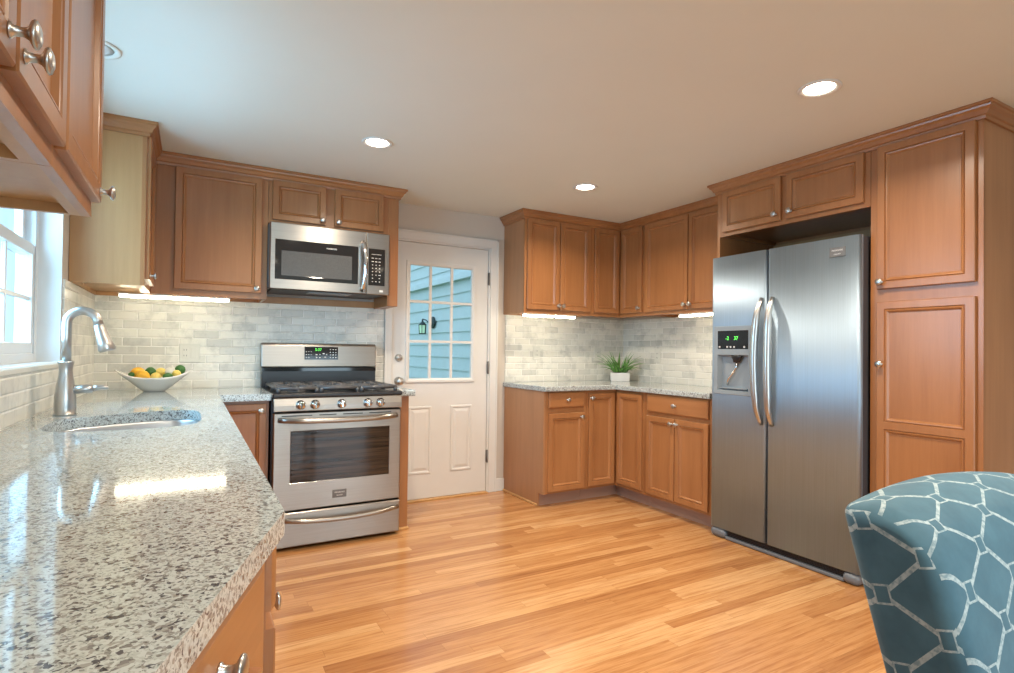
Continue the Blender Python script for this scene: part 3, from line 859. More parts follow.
# ------------------------------------------------------------------ outlets and switches
def outlet(x, y, z, rz, label, two=False):
    t = thing('wall_outlet', label, 'outlet', (x, y, z), rz)
    w = 0.057 if two else 0.037
    MB().box(-w, w, -0.006, 0, -0.060, 0.060).build('cover_plate', 'plate', t, bevel=0.003)
    cx = -0.024 if two else 0.0
    MB().box(cx-0.017, cx+0.017, -0.008, -0.006, -0.034, 0.034).build('receptacle', 'plate', t, bevel=0.001)
    for dz in (-0.018, 0.018):
        for a in (-0.007, 0.007):
            MB().box(cx+a-0.0012, cx+a+0.0012, -0.0086, -0.0079, dz-0.004, dz+0.006).build('slot', 'darkplastic', t)
    if two:
        MB().box(0.007, 0.041, -0.009, -0.006, -0.034, 0.034).build('rocker_switch', 'plate', t, bevel=0.002)
outlet(0.507, -T, 1.141, 0, 'double wall plate with outlet and switch behind the fruit bowl', True)
outlet(3.145, -T, 1.162, 0, 'pale outlet plate in the back tiles, midway between door and plant')
outlet(3.824, -T, 1.155, 0, 'pale outlet plate in the back tiles just left of the plant')
outlet(ROOM_W-T, -0.468, 1.150, RW, 'pale outlet plate in the right wall tiles, right of the plant')

# ------------------------------------------------------------------ lights
def tube_light(x, y, rz, ln, label, lit=True):
    t = thing('under_cabinet_light', label, 'light', (x, y, UZ0-0.001), rz)
    MB().box(0, ln, -0.018, 0.018, -0.010, 0).build('housing', 'white', t, bevel=0.002)
    MB().box(0.006, ln-0.006, -0.016, 0.016, -0.026, -0.0105).build('diffuser', 'tube' if lit else 'plate', t, bevel=0.006)
tube_light(0.150, -0.300, 0, 0.570, 'glowing strip light under the cabinets above the fruit bowl')
tube_light(2.835, -0.290, 0, 0.30, 'glowing strip light under the cabinet nearest the back door')
tube_light(3.150, -0.290, 0, 0.20, 'shorter glowing strip light under the back wall cabinet, nearer the corner')
tube_light(3.850, -0.990, RW, 0.55, 'glowing strip light under the right wall cabinet beside the refrigerator')
def downlight(x, y, label, lit=True, power=18):
    t = thing('recessed_ceiling_light', label, 'ceiling light', (x, y, CEIL), 0, None)
    MB().lathe([(0.060, -0.0005), (0.082, -0.0005), (0.083, -0.004), (0.075, -0.007), (0.062, -0.004), (0.060, -0.001)], (0, 0, 0), 'z', 40).build('trim_ring', 'white' if lit else 'ceiling', t)
    MB().lathe([(0.0, -0.003), (0.040, -0.0028), (0.0595, -0.0015)], (0, 0, 0), 'z', 40).build('lens', 'lens' if lit else 'deadlens', t)
    if lit:
        l = bpy.data.lights.new('lamp', 'AREA'); l.shape = 'DISK'; l.size = 0.11; l.energy = power; l.color = (1.0, 0.84, 0.66); l.spread = math.radians(150)
        o = bpy.data.objects.new('lamp', l); COL.objects.link(o); o.parent = t; o.location = (0, 0, -0.012)
downlight(1.379, -1.150, 'lit recessed ceiling light above the range, leftmost of the lit ones')
downlight(2.842, -1.085, 'lit recessed ceiling light farthest back, left of the corner cabinets')
downlight(2.806, -2.740, 'lit recessed ceiling light nearest, in front of the refrigerator')
downlight(0.182, -1.550, 'unlit recessed ceiling light over the sink, half hidden by the near cabinet', False)
downlight(1.40, -2.74, 'lit recessed ceiling light above the open floor, just out of the top of the picture')
downlight(1.40, -4.45, 'lit recessed ceiling light behind the camera on the sink side')
downlight(2.81, -4.45, 'lit recessed ceiling light behind the camera over the dining chair')

# ------------------------------------------------------------------ microwave
def microwave():
    t = thing('microwave', 'stainless steel over-the-range microwave with black glass door', 'microwave', (0.928, -0.42, 1.547))
    Wd, H = 0.758, 0.416
    MB().box(0, Wd, 0.042, 0.405, 0.012, H).build('case', 'greyplastic', t, bevel=0.003)
    # bottom with vents
    m = MB(); m.box(0.02, Wd-0.02, 0.03, 0.39, 0.0, 0.012); m.build('underside', 'darkplastic', t)
    m = MB(); m.box(0.25, 0.52, 0.06, 0.20, -0.004, 0.0); m.build('grease_filter', 'greyplastic', t)
    dsplit = 0.601
    # door frame in steel with sunk black glass
    d = MB().paneled(0, dsplit-0.001, 0, H, 0.040, [(0.030, 0.545, 0.062, 0.312)], [(0, 0), (0.001, -0.003)], bev=0.005, yb=0.040).build('door', 'steel', t)
    g = MB().paneled(0.031, 0.544, 0.063, 0.311, 0.0036, [(0.066, 0.506, 0.085, 0.244)], [(0, 0), (0.003, -0.001)], bev=0.001, fill=False, yb=0.0035).build('glass_front', 'blackgloss', d)
    MB().box(0.067, 0.505, 0.0005, 0.003, 0.086, 0.243).build('viewing_screen', 'mesh', g)
    text('lettering', 'FRIGIDAIRE', 0.013, 'badgetext', d, (0.372, -0.0012, 0.279), (PI/2, 0, 0))
    # bowed handle
    pts = []
    for k in range(17):
        u = k/16; pts.append((0.572+0.010*math.sin(PI*u), -0.006-0.042*math.sin(PI*u)**0.6, 0.020+0.325*u))
    MB().tube(pts, 0.017, 12, flat=0.9).build('handle', 'chrome', d)
    c = MB().paneled(dsplit+0.001, Wd, 0, H, 0.040, [(0.613, 0.727, 0.060, 0.310)], [(0, 0), (0.001, -0.002)], bev=0.005, yb=0.040).build('control_panel', 'steel', t)
    kg = MB().box(0.6145, 0.7255, 0.0004, 0.004, 0.0615, 0.3085).build('keypad_glass', 'blackgloss', c)
    m = MB()
    for r in range(8):
        z = 0.245-0.0225*r
        for k in range(3):
            x = 0.642+0.024*k
            if r == 6 and k == 1: continue
            w = 0.0075 if (r < 2 or (r == 5 and k == 2)) else 0.004
            m.box(x-w, x+w, -0.0004, 0.0004, z-0.0025, z+0.0025)
    m.box(0.634, 0.702, -0.0004, 0.0004, 0.270, 0.273)
    print_on(kg, m, 'print')
    m = MB().box(0.690, 0.715, -0.0012, 0.0, 0.018, 0.032); m.build('badge', 'badgetext', c, bevel=0.0005)
microwave()

# ------------------------------------------------------------------ range
def gas_range():
    t = thing('gas_range', 'stainless steel gas range with oven, between the two granite worktops', 'range', (0.927, -0.690, 0))
    Wd = 0.770
    MB().box(0, Wd, 0.045, 0.655, 0.03, 0.895).build('body', 'darkplastic', t)
    # cooktop
    m = MB(); m.box(-0.001, Wd+0.001, -0.012, 0.60, 0.890, 0.915)
    m.build('cooktop', 'blackmatte', t, bevel=0.008, bseg=3)
    bx = [(0.15, 0.15), (0.15, 0.42), (0.385, 0.285), (0.62, 0.15), (0.62, 0.42)]
    for x, y in bx:
        b_ = MB().lathe([(0.055, 0), (0.055, 0.008), (0.040, 0.010), (0.040, 0.016), (0.034, 0.020), (0, 0.021)], (x, y, 0.9145), 'z', 24).build('burner', 'iron', t)
    for k in range(3):
        x0, x1 = 0.022+0.243*k, 0.022+0.243*k+0.238
        m = MB(); z = 0.941; r = 0.0115
        ys, ye = 0.030, 0.560
        def bar(a, b_): m.tube([a, b_], r, 8)
        # outer loop, feet and fingers
        for a, b_ in (((x0+r, ys, z), (x1-r, ys, z)), ((x0+r, ye, z), (x1-r, ye, z)), ((x0+r, ys, z), (x0+r, ye, z)), ((x1-r, ys, z), (x1-r, ye, z))): bar(a, b_)
        cx = (x0+x1)/2
        for cy in ([0.15, 0.42] if k != 1 else [0.285]):
            for dx, dy in ((1, 0), (-1, 0), (0, 1), (0, -1)):
                e = (cx+dx*(x1-x0)/2*0.96, cy+dy*0.125, z) if dx else (cx, cy+dy*0.13, z)
                m.tube([(cx+dx*0.028, cy+dy*0.028, z+0.004), e], r*0.9, 8)
        bar((x0+r, 0.285, z), (x1-r, 0.285, z)) if k != 1 else (bar((x0+r, 0.15, z), (x1-r, 0.15, z)), bar((x0+r, 0.42, z), (x1-r, 0.42, z)))
        for fx in (x0+r, x1-r):
            for fy in (ys, ye, 0.285):
                m.tube([(fx, fy, 0.9155), (fx, fy, z)], r*1.1, 8)
        m.build('burner_grate', 'iron', t)
    # control panel, slanted, with five knobs
    prof = [(0.03, 0.812), (-0.014, 0.812), (-0.014, 0.845), (-0.006, 0.889), (0.03, 0.889)]
    lp = [[(x, y, z) for y, z in prof] for x in (0.004, Wd-0.004)]
    cp = MB().loops(lp, True, True).build('control_panel', 'steel', t, bevel=0.004)
    for x in (0.152, 0.232, 0.387, 0.546, 0.625):
        kb = MB().lathe([(0.028, -0.003), (0.028, 0.004), (0.023, 0.007), (0.0215, 0.028), (0.018, 0.031), (0, 0.0315)], (0, 0, 0), '-y', 24)
        kb.box(-0.004, 0.004, -0.036, -0.02, -0.018, 0.018)
        kb.build('knob', 'chrome', cp, loc=(x, -0.0125, 0.848))
    # oven door
    d = MB().paneled(0.006, Wd-0.006, 0.232, 0.803, 0.045, [(0.099, 0.692, 0.390, 0.697)], [(0, 0), (0.004, -0.004)], bev=0.006, yb=0.045).build('oven_door', 'steel', t)
    MB().box(0.102, 0.689, 0.0015, 0.0035, 0.393, 0.694).build('window', 'ovenglass', d)
    m = MB()
    for a, b_ in ((0.05, 0.22), (0.26, 0.36), (0.40, 0.52), (0.56, 0.70)):
        m.box(a, b_, -0.0006, 0.001, 0.781, 0.787)
    m.build('vent_slots', 'blackmatte', d)
    def bow(z, y, x0, x1, r=0.013, out=0.045, sag=0.008):
        pts = []
        for k in range(25):
            u = k/24; e = math.sin(PI*u)
            pts.append((x0+(x1-x0)*u, y-0.006-out*min(1, e*1.9)**0.7-0.006*e, z-sag*e))
        return pts
    MB().tube(bow(0.762, 0.0, 0.035, Wd-0.035), 0.015, 14, flat=0.8).build('handle', 'steel', d)
    b_ = MB().box(0.344, 0.427, -0.004, 0.001, 0.281, 0.329).build('badge', 'badge', d, bevel=0.002)
    text('lettering', 'FRIGIDAIRE', 0.0115, 'badgetext', b_, (0.3855, -0.0045, 0.313), (PI/2, 0, 0))
    text('lettering', 'GALLERY', 0.0095, 'badgetext', b_, (0.3855, -0.0045, 0.296), (PI/2, 0, 0))
    # storage drawer
    s_ = MB(); s_.rect_loops(0.006, Wd-0.006, 0.022, 0.222, [(0, 0), (0, 0.040), (0.006, 0.045)], yb=0.045)
    s_ = s_.build('storage_drawer', 'steel', t)
    MB().tube(bow(0.182, 0.0, 0.06, Wd-0.02, out=0.030, sag=0.018), 0.013, 14, flat=0.8).build('handle', 'steel', s_)
    for x in (0.05, Wd-0.05):
        for y in (0.09, 0.60):
            MB().lathe([(0.018, 0.0), (0.018, 0.008), (0.012, 0.010), (0.012, 0.03)], (x, y, 0), 'z', 12).build('foot', 'blackmatte', t)
    # back guard
    MB().box(0.0, Wd, 0.600, 0.672, 0.915, 1.046).build('riser', 'blackmatte', t, bevel=0.004)
    prof = [(0.672, 1.046), (0.594, 1.046), (0.588, 1.056), (0.598, 1.200), (0.612, 1.214), (0.672, 1.214)]
    bg = MB().loops([[(x, y, z) for y, z in prof] for x in (-0.004, Wd)], True, True).build('backguard', 'steel', t, bevel=0.005)
    m = MB().box(0.0, Wd, 0.596, 0.602, 1.022, 1.045); m.build('vent_slot', 'blackgloss', bg)
    dp = MB().box(-0.113, 0.113, -0.003, 0.002, -0.044, 0.044).build('display', 'blackgloss', bg, bevel=0.006, loc=(0.383, 0.5915, 1.146), rot=(math.radians(-4), 0, 0))
    text('clock', '5:37', 0.026, 'green', dp, (-0.022, -0.0034, 0.024), (PI/2, 0, 0), 0.0002)
    m = MB()
    for x in (-0.102, -0.086, -0.070):
        for z in (0.010, -0.010, -0.030): 
            if not (x == -0.070 and z == -0.030): m.box(x-0.004, x+0.004, -0.0036, -0.003, z-0.0025, z+0.0025)
    for x in (0.060, 0.079, 0.097):
        for z in (0.026, 0.006, -0.011, -0.030): m.box(x-0.0042, x+0.0042, -0.0036, -0.003, z-0.0028, z+0.0028)
    for x, z, w in ((-0.034, -0.010, 0.006), (-0.012, -0.010, 0.004), (0.014, -0.003, 0.007), (0.034, -0.010, 0.005), (0.024, -0.027, 0.006), (-0.034, -0.030, 0.005), (-0.012, -0.030, 0.005)):
        m.box(x-w, x+w, -0.0036, -0.003, z-w*0.6, z+w*0.6)
    print_on(dp, m, 'print')
gas_range()

# ------------------------------------------------------------------ refrigerator
def refrigerator():
    FRX = 3.475  # most refrigerator sizes below were scaled about the camera to this front plane
    t = thing('refrigerator', 'side-by-side stainless steel refrigerator with ice and water dispenser', 'refrigerator', (FRX, -1.613, 0), RW)
    Wd, Z0, Z1, T_ = 0.935, 0.063, 1.799, 0.030
    MB().box(0.012, Wd-0.012, 0.097, 0.655, 0.035, 1.773).build('case', 'darkplastic', t, bevel=0.004)
    def door_mesh(x0, x1, hole=None):
        # gently bowed front with rounded vertical edges
        m = MB(); n = 20
        def yy(x):
            u = (x-x0)/(x1-x0); e = min(u, 1-u)*(x1-x0)
            r = 0.018
            return (r-math.sqrt(max(0, r*r-(r-e)**2)) if e < r else 0.0) + 0.004*(2*((x-Wd/2)/Wd))**2
        xs = [x0+0.018*(1-math.cos(PI/2*k/5)) for k in range(6)] 
        xs += [x1-0.018*(1-math.cos(PI/2*k/5)) for k in range(5, -1, -1)]
        mid = sorted(set([*xs, *[x0+0.018+(x1-x0-0.036)*k/8 for k in range(1, 8)], *(hole[:2] if hole else ())]))
        zs = sorted({Z0, Z1, *(hole[2:] if hole else ())})
        V = {}
        def vert(x, z):
            return V.setdefault((round(x, 5), round(z, 5)), m.b.verts.new((x, yy(x), z)))
        for xa, xb in zip(mid, mid[1:]):
            for za, zb in zip(zs, zs[1:]):
                cx, cz = (xa+xb)/2, (za+zb)/2
                if hole and hole[0] < cx < hole[1] and hole[2] < cz < hole[3]: continue
                f = m.b.faces.new((vert(xa, za), vert(xb, za), vert(xb, zb), vert(xa, zb))); f.smooth = True
        top = [vert(x, Z1) for x in mid]; bot = [vert(x, Z0) for x in mid]
        bt = [m.b.verts.new((x, T_, Z1)) for x in (mid[0], mid[-1])]; bb = [m.b.verts.new((x, T_, Z0)) for x in (mid[0], mid[-1])]
        m.b.faces.new(top + [bt[1], bt[0]]); m.b.faces.new(bot[::-1] + [bb[0], bb[1]])
        m.b.faces.new([bot[0], *[vert(mid[0], z) for z in zs[1:-1]], top[0], bt[0], bb[0]])
        m.b.faces.new([bot[-1], bb[1], bt[1], top[-1], *[vert(mid[-1], z) for z in zs[1:-1]][::-1]])
        m.b.faces.new([bb[0], bt[0], bt[1], bb[1]])
        return m
    H = (0.052, 0.287, 0.938, 1.329)
    dl = door_mesh(0.0, 0.402, H).build('freezer_door', 'steelv', t)
    dr = door_mesh(0.410, Wd).build('door', 'steelv', t)
    for par, x0, x1 in ((dl, 0.0, 0.402), (dr, 0.410, Wd)):
        MB().box(x0+0.003, x1-0.003, T_, 0.090, Z0+0.003, Z1-0.003).build('door_liner', 'darkplastic', par, bevel=0.004)
    # dispenser
    b_ = MB()
    b_.paneled(0.027, 0.307, 0.920, 1.353, 0.008, [(0.057, 0.285, 1.207, 1.324), (0.057, 0.285, 0.943, 1.172)], [(0, 0), (0.001, -0.003)], bev=0.003, fill=False, yb=0.004)
    b_ = b_.build('dispenser_frame', 'greyplastic', dl)
    fd = MB().box(0.0565, 0.2855, -0.0025, 0.004, 1.2065, 1.3245).build('display', 'blackgloss', b_)
    text('digits', '-2', 0.032, 'green', b_, (0.130, -0.0030, 1.275), (PI/2, 0, 0), 0.0002)
    text('digits', '37', 0.032, 'green', b_, (0.195, -0.0030, 1.275), (PI/2, 0, 0), 0.0002)
    m = MB()
    for x in (0.072, 0.130, 0.156, 0.182, 0.256): m.box(x-0.006, x+0.006, -0.0032, -0.0025, 1.216, 1.226)
    print_on(fd, m, 'print')
    cav = MB()
    x0, x1, z0, z1, yb = 0.058, 0.284, 0.944, 1.171, 0.0295
    lp = [[(x0, 0.0, z0), (x1, 0.0, z0), (x1, 0.0, z1), (x0, 0.0, z1)], [(x0+0.012, yb, z0+0.012), (x1-0.012, yb, z0+0.012), (x1-0.012, yb, z1-0.012), (x0+0.012, yb, z1-0.012)]]
    cav.loops(lp, cap1=True)
    cav = cav.build('dispenser_recess', 'greyplastic', b_)
    MB().box(0.071, 0.271, 0.002, 0.027, 0.957, 0.964).build('drip_tray', 'greyplastic', b_, bevel=0.002)
    MB().lathe([(0.040, 0.0), (0.040, 0.012), (0.028, 0.030), (0.024, 0.045), (0, 0.045)], (0.19, 0.012, 1.169), 'z', 20, sy=0.35).build('nozzle', 'blackmatte', b_).scale = (1, 1, 1)
    b_.children[-1].location = (0, 0, 2*1.169); b_.children[-1].scale = (1, 1, -1)
    MB().tube([(0.19, 0.014, 1.125), (0.185, 0.014, 1.09), (0.16, 0.010, 1.05), (0.13, 0.012, 1.02), (0.115, 0.020, 0.98)], 0.007, 8).build('paddle', 'chrome', b_)
    # bowed handles
    def handle(par, x, lean):
        pts = []; rs = []
        for k in range(29):
            u = k/28; e = math.sin(PI*u)
            pts.append((x+lean*(e-0.35), -0.004-0.034*min(1, 2.6*e)**0.8-0.010*e, 0.762+0.748*u)); rs.append(0.0125+0.0085*min(1, 1.6*e))
        MB().tube(pts, rs, 14, flat=1.0).build('handle', 'nickel', par)
    handle(dl, 0.370, -0.022); handle(dr, 0.446, -0.004)
    bd = MB().box(0.778, 0.862, -0.001, 0.006, 1.698, 1.748).build('badge', 'badge', dr, bevel=0.001)
    text('lettering', 'FRIGIDAIRE', 0.0115, 'badgetext', bd, (0.820, -0.0014, 1.731), (PI/2, 0, 0))
    text('lettering', 'GALLERY', 0.009, 'badgetext', bd, (0.820, -0.0014, 1.711), (PI/2, 0, 0))
    # base grille
    g = MB()
    g.box(0.10, Wd-0.10, 0.034, 0.060, 0.006, 0.060)
    g = g.build('base_grille', 'darkplastic', t)
    m = MB()
    for k in range(4): m.box(0.12, Wd-0.085, 0.024, 0.036, 0.024+0.0095*k, 0.029+0.0095*k)
    m.build('slats', 'blackmatte', g)
    MB().box(0.115, Wd-0.08, 0.006, 0.036, 0.004, 0.022).build('lower_lip', 'capgrey', g, bevel=0.004)
    for x0, x1 in ((0.0, 0.118), (Wd-0.088, Wd)):
        m = MB(); m.rbox(((x0+x1)/2, 0.048, 0.031), ((x1-x0)/2, 0.050, 0.029), 0.026, 4)
        m.build('corner_cap', 'capgrey', t)
    for x in (0.16, Wd-0.06):
        for y in (0.12, 0.60):
            MB().lathe([(0.016, 0.0), (0.016, 0.012), (0.010, 0.014), (0.010, 0.035)], (x, y, 0), 'z', 12).build('foot', 'blackmatte', t)
    for x in (0.05, Wd-0.05):
        MB().box(x-0.03, x+0.03, 0.06, 0.16, 1.773, 1.803).build('hinge_cover', 'darkplastic', t, bevel=0.006)
refrigerator()

# ------------------------------------------------------------------ sink and faucet
def sink():
    c = sum((Vector(p) for p in SINK), Vector((0, 0)))/len(SINK)
    m = MB(); lp = []
    for s_, z in ((1.06, 0.8745), (0.985, 0.8745), (0.975, 0.868), (0.955, 0.80), (0.93, 0.73), (0.88, 0.705), (0.75, 0.700), (0.12, 0.694)):
        lp.append([(c.x+(x-c.x)*s_, c.y+(y-c.y)*s_, z) for x, y in SINK])
    m.loops(lp, cap1=True, smooth=True)
    t = thing('sink', 'undermount stainless steel sink bowl in the granite worktop below the window', 'sink', (c.x, c.y, 0.694))
    m.build('bowl', 'steelsink', t, loc=(-c.x, -c.y, -0.694))
    MB().lathe([(0.045, 0.001), (0.045, 0.004), (0.038, 0.005), (0.034, 0.001), (0.0, 0.001)], (0, 0, 0), 'z', 24).build('drain', 'chrome', t)
sink()
def faucet():
    t = thing('faucet', 'tall brushed nickel gooseneck faucet behind the sink', 'faucet', (0.100, -1.447, 0.914))
    MB().lathe([(0.037, 0), (0.037, 0.006), (0.034, 0.010), (0.035, 0.03), (0.034, 0.07), (0.029, 0.115), (0.023, 0.150), (0.021, 0.170), (0.0225, 0.188), (0.026, 0.200), (0.0265, 0.205), (0.018, 0.208)], (0, 0, 0), 'z', 28).build('body', 'nickel', t)
    pts = [(0, 0, 0.205), (0, 0, 0.30), (0, 0, 0.345)]
    R, cz = 0.049, 0.352
    for k in range(1, 15):
        a = PI - k/14*PI*0.90
        pts.append((R+R*math.cos(a), 0, cz+R*math.sin(a)))
    pts.append((pts[-1][0]+0.004, 0, pts[-1][2]-0.020))
    MB().tube(pts, 0.0165, 14).build('spout', 'nickel', t)
    e = Vector(pts[-1]); d = Vector((0.30, 0, -1.0)).normalized()
    hp = [e+d*s_ for s_ in (-0.002, 0.004, 0.03, 0.07, 0.098, 0.106)]
    MB().tube([tuple(p) for p in hp], [0.017, 0.0185, 0.020, 0.0255, 0.030, 0.026], 18).build('spray_head', 'nickel', t)
    h = MB().tube([(0.02, 0, 0.096), (0.055, 0, 0.098), (0.082, 0, 0.099), (0.085, 0, 0.099)], [0.0165, 0.0165, 0.016, 0.011], 14).tube([(0.083, 0, 0.099), (0.10, 0, 0.103), (0.118, 0, 0.104), (0.135, 0, 0.100)], [0.011, 0.010, 0.0085, 0.006], 10)
    h.build('lever_handle', 'nickel', t)
faucet()

# ------------------------------------------------------------------ fruit bowl
BC = (0.330, -0.235, CT1)
def fruit_bowl():
    m = MB(); seg = 48
    def ring(ax_, ay_, z, tip, dip):
        out = []
        for k in range(seg):
            t = 2*PI*k/seg; c, s = math.cos(t), math.sin(t)
            out.append((ax_*c, ay_*s, z + tip*abs(c)**3 - dip*abs(s)**2))
        return out
    lv = [(0.052, 0.034, 0.0, 0, 0), (0.056, 0.040, 0.002, 0, 0), (0.085, 0.062, 0.022, 0.004, 0), (0.125, 0.083, 0.050, 0.012, 0.0), (0.165, 0.096, 0.073, 0.023, 0.003), (0.197, 0.102, 0.084, 0.043, 0.006)]
    inner = [(a-0.006, b_-0.006, z+0.006, tp, dp) for a, b_, z, tp, dp in lv[::-1]][:-1]
    m.loops([ring(*l) for l in lv+inner], True, True, smooth=True)
    o = m.build('fruit_bowl', 'ceramic', loc=BC)
    tag(o, 'white boat-shaped ceramic bowl of fruit on the worktop in the left corner', 'bowl')
fruit_bowl()
def fruit(name, cat, label, mat, dx, dy, dz, r, stretch=1.0, kind='round', rot=(0, 0, 0)):
    m = MB()
    if kind == 'lemon':
        prof = [(0.0, -r*stretch), (r*0.18, -r*stretch*0.93), (r*0.30, -r*stretch*0.84), (r*0.72, -r*0.62*stretch), (r*0.96, -r*0.25*stretch), (r, 0.05*r), (r*0.93, 0.35*r*stretch), (r*0.66, 0.68*r*stretch), (r*0.28, 0.88*r*stretch), (r*0.16, r*0.97*stretch), (0, r*1.02*stretch)]
    elif kind == 'garlic':
        prof = [(0.0, -r*0.75), (r*0.5, -r*0.72), (r*0.92, -r*0.35), (r, 0.0), (r*0.85, r*0.4), (r*0.45, r*0.72), (r*0.2, r*0.95), (r*0.14, r*1.25), (0, r*1.27)]
    else:
        prof = [(r*math.sin(PI*k/12), -r*stretch*math.cos(PI*k/12)) for k in range(13)]
    m.lathe(prof, (0, 0, 0), 'z', 20)
    if kind in ('garlic', 'floret'):
        for v in m.b.verts:
            a = math.atan2(v.co.y, v.co.x); k = 1+0.05*math.cos(7*a)*(v.co.xy.length/r)
            if kind == 'floret': k = 1+0.22*random.random()
            v.co.x *= k; v.co.y *= k
            if kind == 'floret': v.co.z *= 1+0.15*random.random()
    o = m.build(name, mat, loc=(BC[0]+dx, BC[1]+dy, BC[2]+dz-0.007), rot=rot)
    return tag(o, label, cat)
fruit('lemon', 'lemon', 'large orange-yellow lemon at the left of the fruit bowl, behind the front lemon', 'lemon', -0.085, 0.030, 0.116, 0.034, 1.25, 'lemon', (0.2, PI/2, 0.3))
fruit('lemon', 'lemon', 'bright yellow lemon at the front left of the fruit bowl', 'lemon', -0.058, -0.038, 0.102, 0.032, 1.3, 'lemon', (0.1, PI/2+0.2, -0.3))
fruit('lime', 'lime', 'small dark green lime at the far left front of the fruit bowl', 'lime', -0.112, -0.034, 0.108, 0.016)
fruit('broccoli', 'vegetable', 'dark green broccoli floret left of centre in the fruit bowl', 'lime', -0.022, 0.020, 0.120, 0.027, 1.0, 'floret')
fruit('lemon', 'lemon', 'yellow lemon at the middle of the fruit bowl between the green florets', 'paleyellow', 0.030, 0.025, 0.118, 0.028, 1.2, 'lemon', (0.1, PI/2, 0.1))
fruit('lemon', 'lemon', 'pale yellow lemon low at the front middle of the fruit bowl', 'paleyellow', 0.008, -0.045, 0.095, 0.026, 1.2, 'lemon', (0.0, PI/2, 0.5))
fruit('garlic_bulb', 'garlic', 'white garlic bulb on top right of centre in the fruit bowl', 'garlic', 0.082, 0.012, 0.122, 0.032, 1, 'garlic', (0.3, 0.2, 0))
fruit('broccoli', 'vegetable', 'low green floret in front of the garlic in the fruit bowl', 'lime', 0.068, -0.042, 0.096, 0.024, 0.8, 'floret')
fruit('broccoli', 'vegetable', 'dark green broccoli floret at the right end of the fruit bowl', 'lime', 0.130, 0.012, 0.134, 0.026, 1.0, 'floret')
fruit('lemon', 'lemon', 'small yellow lemon at the right front of the fruit bowl', 'paleyellow', 0.112, -0.026, 0.112, 0.022, 1.2, 'lemon', (0.0, PI/2, -0.4))

# ------------------------------------------------------------------ potted plant
def plant():
    t = thing('potted_plant', 'spiky green plant in a white rectangular pot in the right corner', 'plant', (3.930, -0.203, CT1), math.radians(-40))
    m = MB()
    hw, hd, h = 0.086, 0.045, 0.078
    lp = []
    for a, b_, z in ((hw*0.96, hd*0.96, 0), (hw, hd, h), (hw-0.008, hd-0.008, h), (hw-0.010, hd-0.010, h-0.014)):
        lp.append([(-a, -b_, z), (a, -b_, z), (a, b_, z), (-a, b_, z)])
    m.loops(lp, True, True)
    m.build('pot', 'pot', t, bevel=0.003)
    MB().box(-hw+0.012, hw-0.012, -hd+0.012, hd-0.012, h-0.013, h-0.008).build('soil', 'soil', t)
    rnd = random.Random(3)
    for k in range(80):
        bx, by = rnd.uniform(-0.055, 0.055), rnd.uniform(-0.022, 0.022)
        az = math.atan2(by*1.2+rnd.uniform(-0.02, 0.02), bx+rnd.uniform(-0.045, 0.045))
        ln = rnd.uniform(0.14, 0.235); lean = rnd.uniform(0.15, 1.25)
        if k % 4 == 0: lean *= 0.4
        if math.sin(az) > 0.25: ln *= 0.55
        m = MB(); rows = []
        for i in range(7):
            u = i/6
            ang_ = lean*(0.45+0.85*u)
            r_ = ln*u*math.sin(ang_); z_ = ln*u*math.cos(ang_*0.85)
            w = 0.0120*(1-u**1.6)*(0.55+0.9*min(u*2.5, 1)*0.5)+0.0004
            c_ = Vector((bx+r_*math.cos(az), by+r_*math.sin(az), h-0.010+z_))
            s_ = Vector((-math.sin(az), math.cos(az), 0))
            rows.append([tuple(c_-s_*w), tuple(c_+Vector((0, 0, -w*0.5))), tuple(c_+s_*w), tuple(c_+Vector((0, 0, w*0.25)))])
        m.loops(rows, True, True, closed=True, smooth=True)
        m.build('leaf', 'leaf', t)
plant()

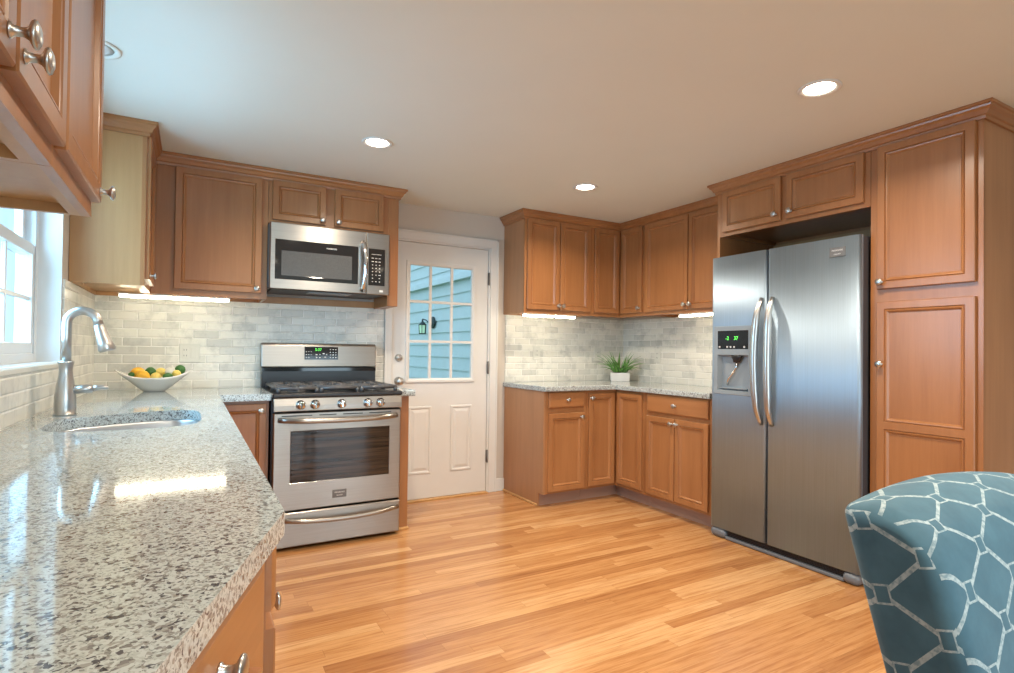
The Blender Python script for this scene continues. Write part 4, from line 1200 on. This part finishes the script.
# ------------------------------------------------------------------ dining chair
def chair():
    t = thing('dining_chair', 'teal upholstered dining chair with pale octagon pattern at lower right', 'chair', (1.62, -3.95, 0))
    w, th, h = 0.465, 0.112, 0.52
    tilt = math.atan(0.28)
    # profile of the cushion: crisp rear top edge, generous roll at the front top edge
    def profile(q):
        P = [(th/2-q, -h/2+q)]
        for k in range(5):
            a = k/4*PI/2; P.append((th/2-q-0.012*(1-math.cos(a)), h/2-q-0.012*(1-math.sin(a))))
        rf = min(0.085, th-2*q-0.018)
        for k in range(9):
            a = PI/2+k/8*PI/2; P.append((-th/2+q+rf+(rf)*math.cos(a), h/2-q-rf+rf*math.sin(a)))
        P.append((-th/2+q, -h/2+q))
        return P
    m = MB(); lp = []; rr = 0.024
    st = [(-w/2+rr*(1-math.cos(k/5*PI/2)), rr*(1-math.sin(k/5*PI/2))) for k in range(6)]
    st += [(-w/2+rr+(w-2*rr)*k/10, 0.0) for k in range(1, 10)]
    st += [(w/2-rr*(1-math.cos(k/5*PI/2)), rr*(1-math.sin(k/5*PI/2))) for k in range(5, -1, -1)]
    for x, q in st:
        lp.append([(x, y, z+0.020*max(0, z/(h/2))*(1-(x/(w/2))**2)) for y, z in profile(q)])
    m.loops(lp, True, True, smooth=True)
    # local +z is the slab's long direction; its rear top edge stands at (y=-3.680, z=0.955)
    m.build('backrest', 'fabric', t, loc=(1.312+w/2-1.62, -3.680+3.95-0.055*math.cos(tilt)-(h/2)*math.sin(tilt), 0.966+0.055*math.sin(tilt)-(h/2)*math.cos(tilt)), rot=(-tilt, 0, 0))
    m = MB(); m.rbox((0, 0, 0), (w/2-0.002, 0.235, 0.055), 0.03, 4)
    m.build('seat', 'fabric', t, loc=(1.312+w/2-1.62, -0.185, 0.435))
    cx = 1.312+w/2-1.62
    for sx in (-1, 1):
        for y, lean in ((-0.37, 0.0), (0.02, 0.05)):
            x = cx+sx*(w/2-0.035)
            m = MB(); lp = []
            for z, r_ in ((0.0, 0.014), (0.385, 0.022)):
                yy = y+lean*(1-z/0.385)
                lp.append([(x-r_, yy-r_, z), (x+r_, yy-r_, z), (x+r_, yy+r_, z), (x-r_, yy+r_, z)])
            m.loops(lp, True, True).build('leg', 'leg', t, bevel=0.003)
chair()

# ------------------------------------------------------------------ outside
struct(MB().box(-14, 14, -18, 16, -0.50, -0.40).build('ground_outside', 'lawn'))
def siding_wall(name, x, y0, y1, z0, z1, sgn):
    m = MB(); z = z0; st = 0.165
    while z < z1-1e-6:
        e = min(z+st, z1)
        lp = [[(x, y, z), (x-sgn*0.022, y, z), (x-sgn*0.004, y, e), (x, y, e)] for y in (y0, y1)]
        m.loops(lp, True, True)
        z += st
    m.box(min(x, x+sgn*0.1), max(x, x+sgn*0.1), y0, y1, z0, z1)
    return struct(m.build(name, 'siding', merge=False))
siding_wall('wall_outside', 3.5, 0.35, 6.5, -0.40, 3.2, 1)
struct(MB().box(3.42, 3.475, 0.35, 6.5, 2.07, 2.14).build('trim_3', 'fascia'))
def wall_lantern():
    t = thing('wall_lantern', 'dark wall lantern with greenish glass on the siding seen through the door', 'lantern', (3.385, 3.40, 1.40))
    MB().lathe([(0.050, 0), (0.054, 0.010), (0.047, 0.014)], (0, 0, 0), 'z', 6, False).build('base', 'lantern', t)
    MB().lathe([(0.044, 0.014), (0.052, 0.130)], (0, 0, 0), 'z', 6, False).build('glass_shade', 'lanternglass', t)
    m = MB()
    for k in range(6):
        a = 2*PI*k/6
        m.tube([(0.047*math.cos(a), 0.047*math.sin(a), 0.012), (0.055*math.cos(a), 0.055*math.sin(a), 0.132)], 0.005, 6)
    m.build('cage', 'lantern', t)
    MB().lathe([(0.060, 0.128), (0.058, 0.136), (0.030, 0.165), (0.014, 0.18), (0.010, 0.215), (0.0, 0.222)], (0, 0, 0), 'z', 12).build('cap', 'lantern', t)
    MB().tube([(0.105, 0, 0.15), (0.06, 0, 0.20), (0.0, 0, 0.215)], 0.008, 8).build('bracket', 'lantern', t)
wall_lantern()
o = MB().lathe([(0.0, -0.003), (0.085, -0.003), (0.088, 0.008), (0.070, 0.018), (0.0, 0.020)], (0, 0, 0), '-y', 24, sy=0.95).build('oval_plaque', 'lantern', loc=(3.474, 3.22, 1.562), rot=(0, 0, RW))
tag(o, 'dark oval plaque on the siding beside the lantern, through the door glass', 'plaque')
def tree():
    t = thing('tree', 'leafy green tree outside the sink window', 'tree', (-3.3, 3.2, -0.4))
    MB().lathe([(0.16, 0), (0.12, 0.8), (0.10, 1.8), (0.05, 3.0)], (0, 0, 0), 'z', 10).build('trunk', 'bark', t)
    rnd = random.Random(5); m = MB()
    for k in range(1500):
        d = Vector((rnd.gauss(0, 1), rnd.gauss(0, 1), rnd.gauss(0, 1))).normalized()*rnd.uniform(0.6, 1.0)
        c_ = Vector((d.x*1.25, d.y*1.25, 2.9+d.z*1.3)); s_ = rnd.uniform(0.06, 0.12)
        n = Vector((rnd.uniform(-1, 1), rnd.uniform(-1, 1), rnd.uniform(-1, 1))).normalized(); a = n.orthogonal().normalized(); b_ = n.cross(a)
        m.b.faces.new([m.b.verts.new(c_+p) for p in (a*s_, b_*s_*0.5, -a*s_, -b_*s_*0.5)])
    m.build('foliage', 'leaf', t, merge=False)
tree()
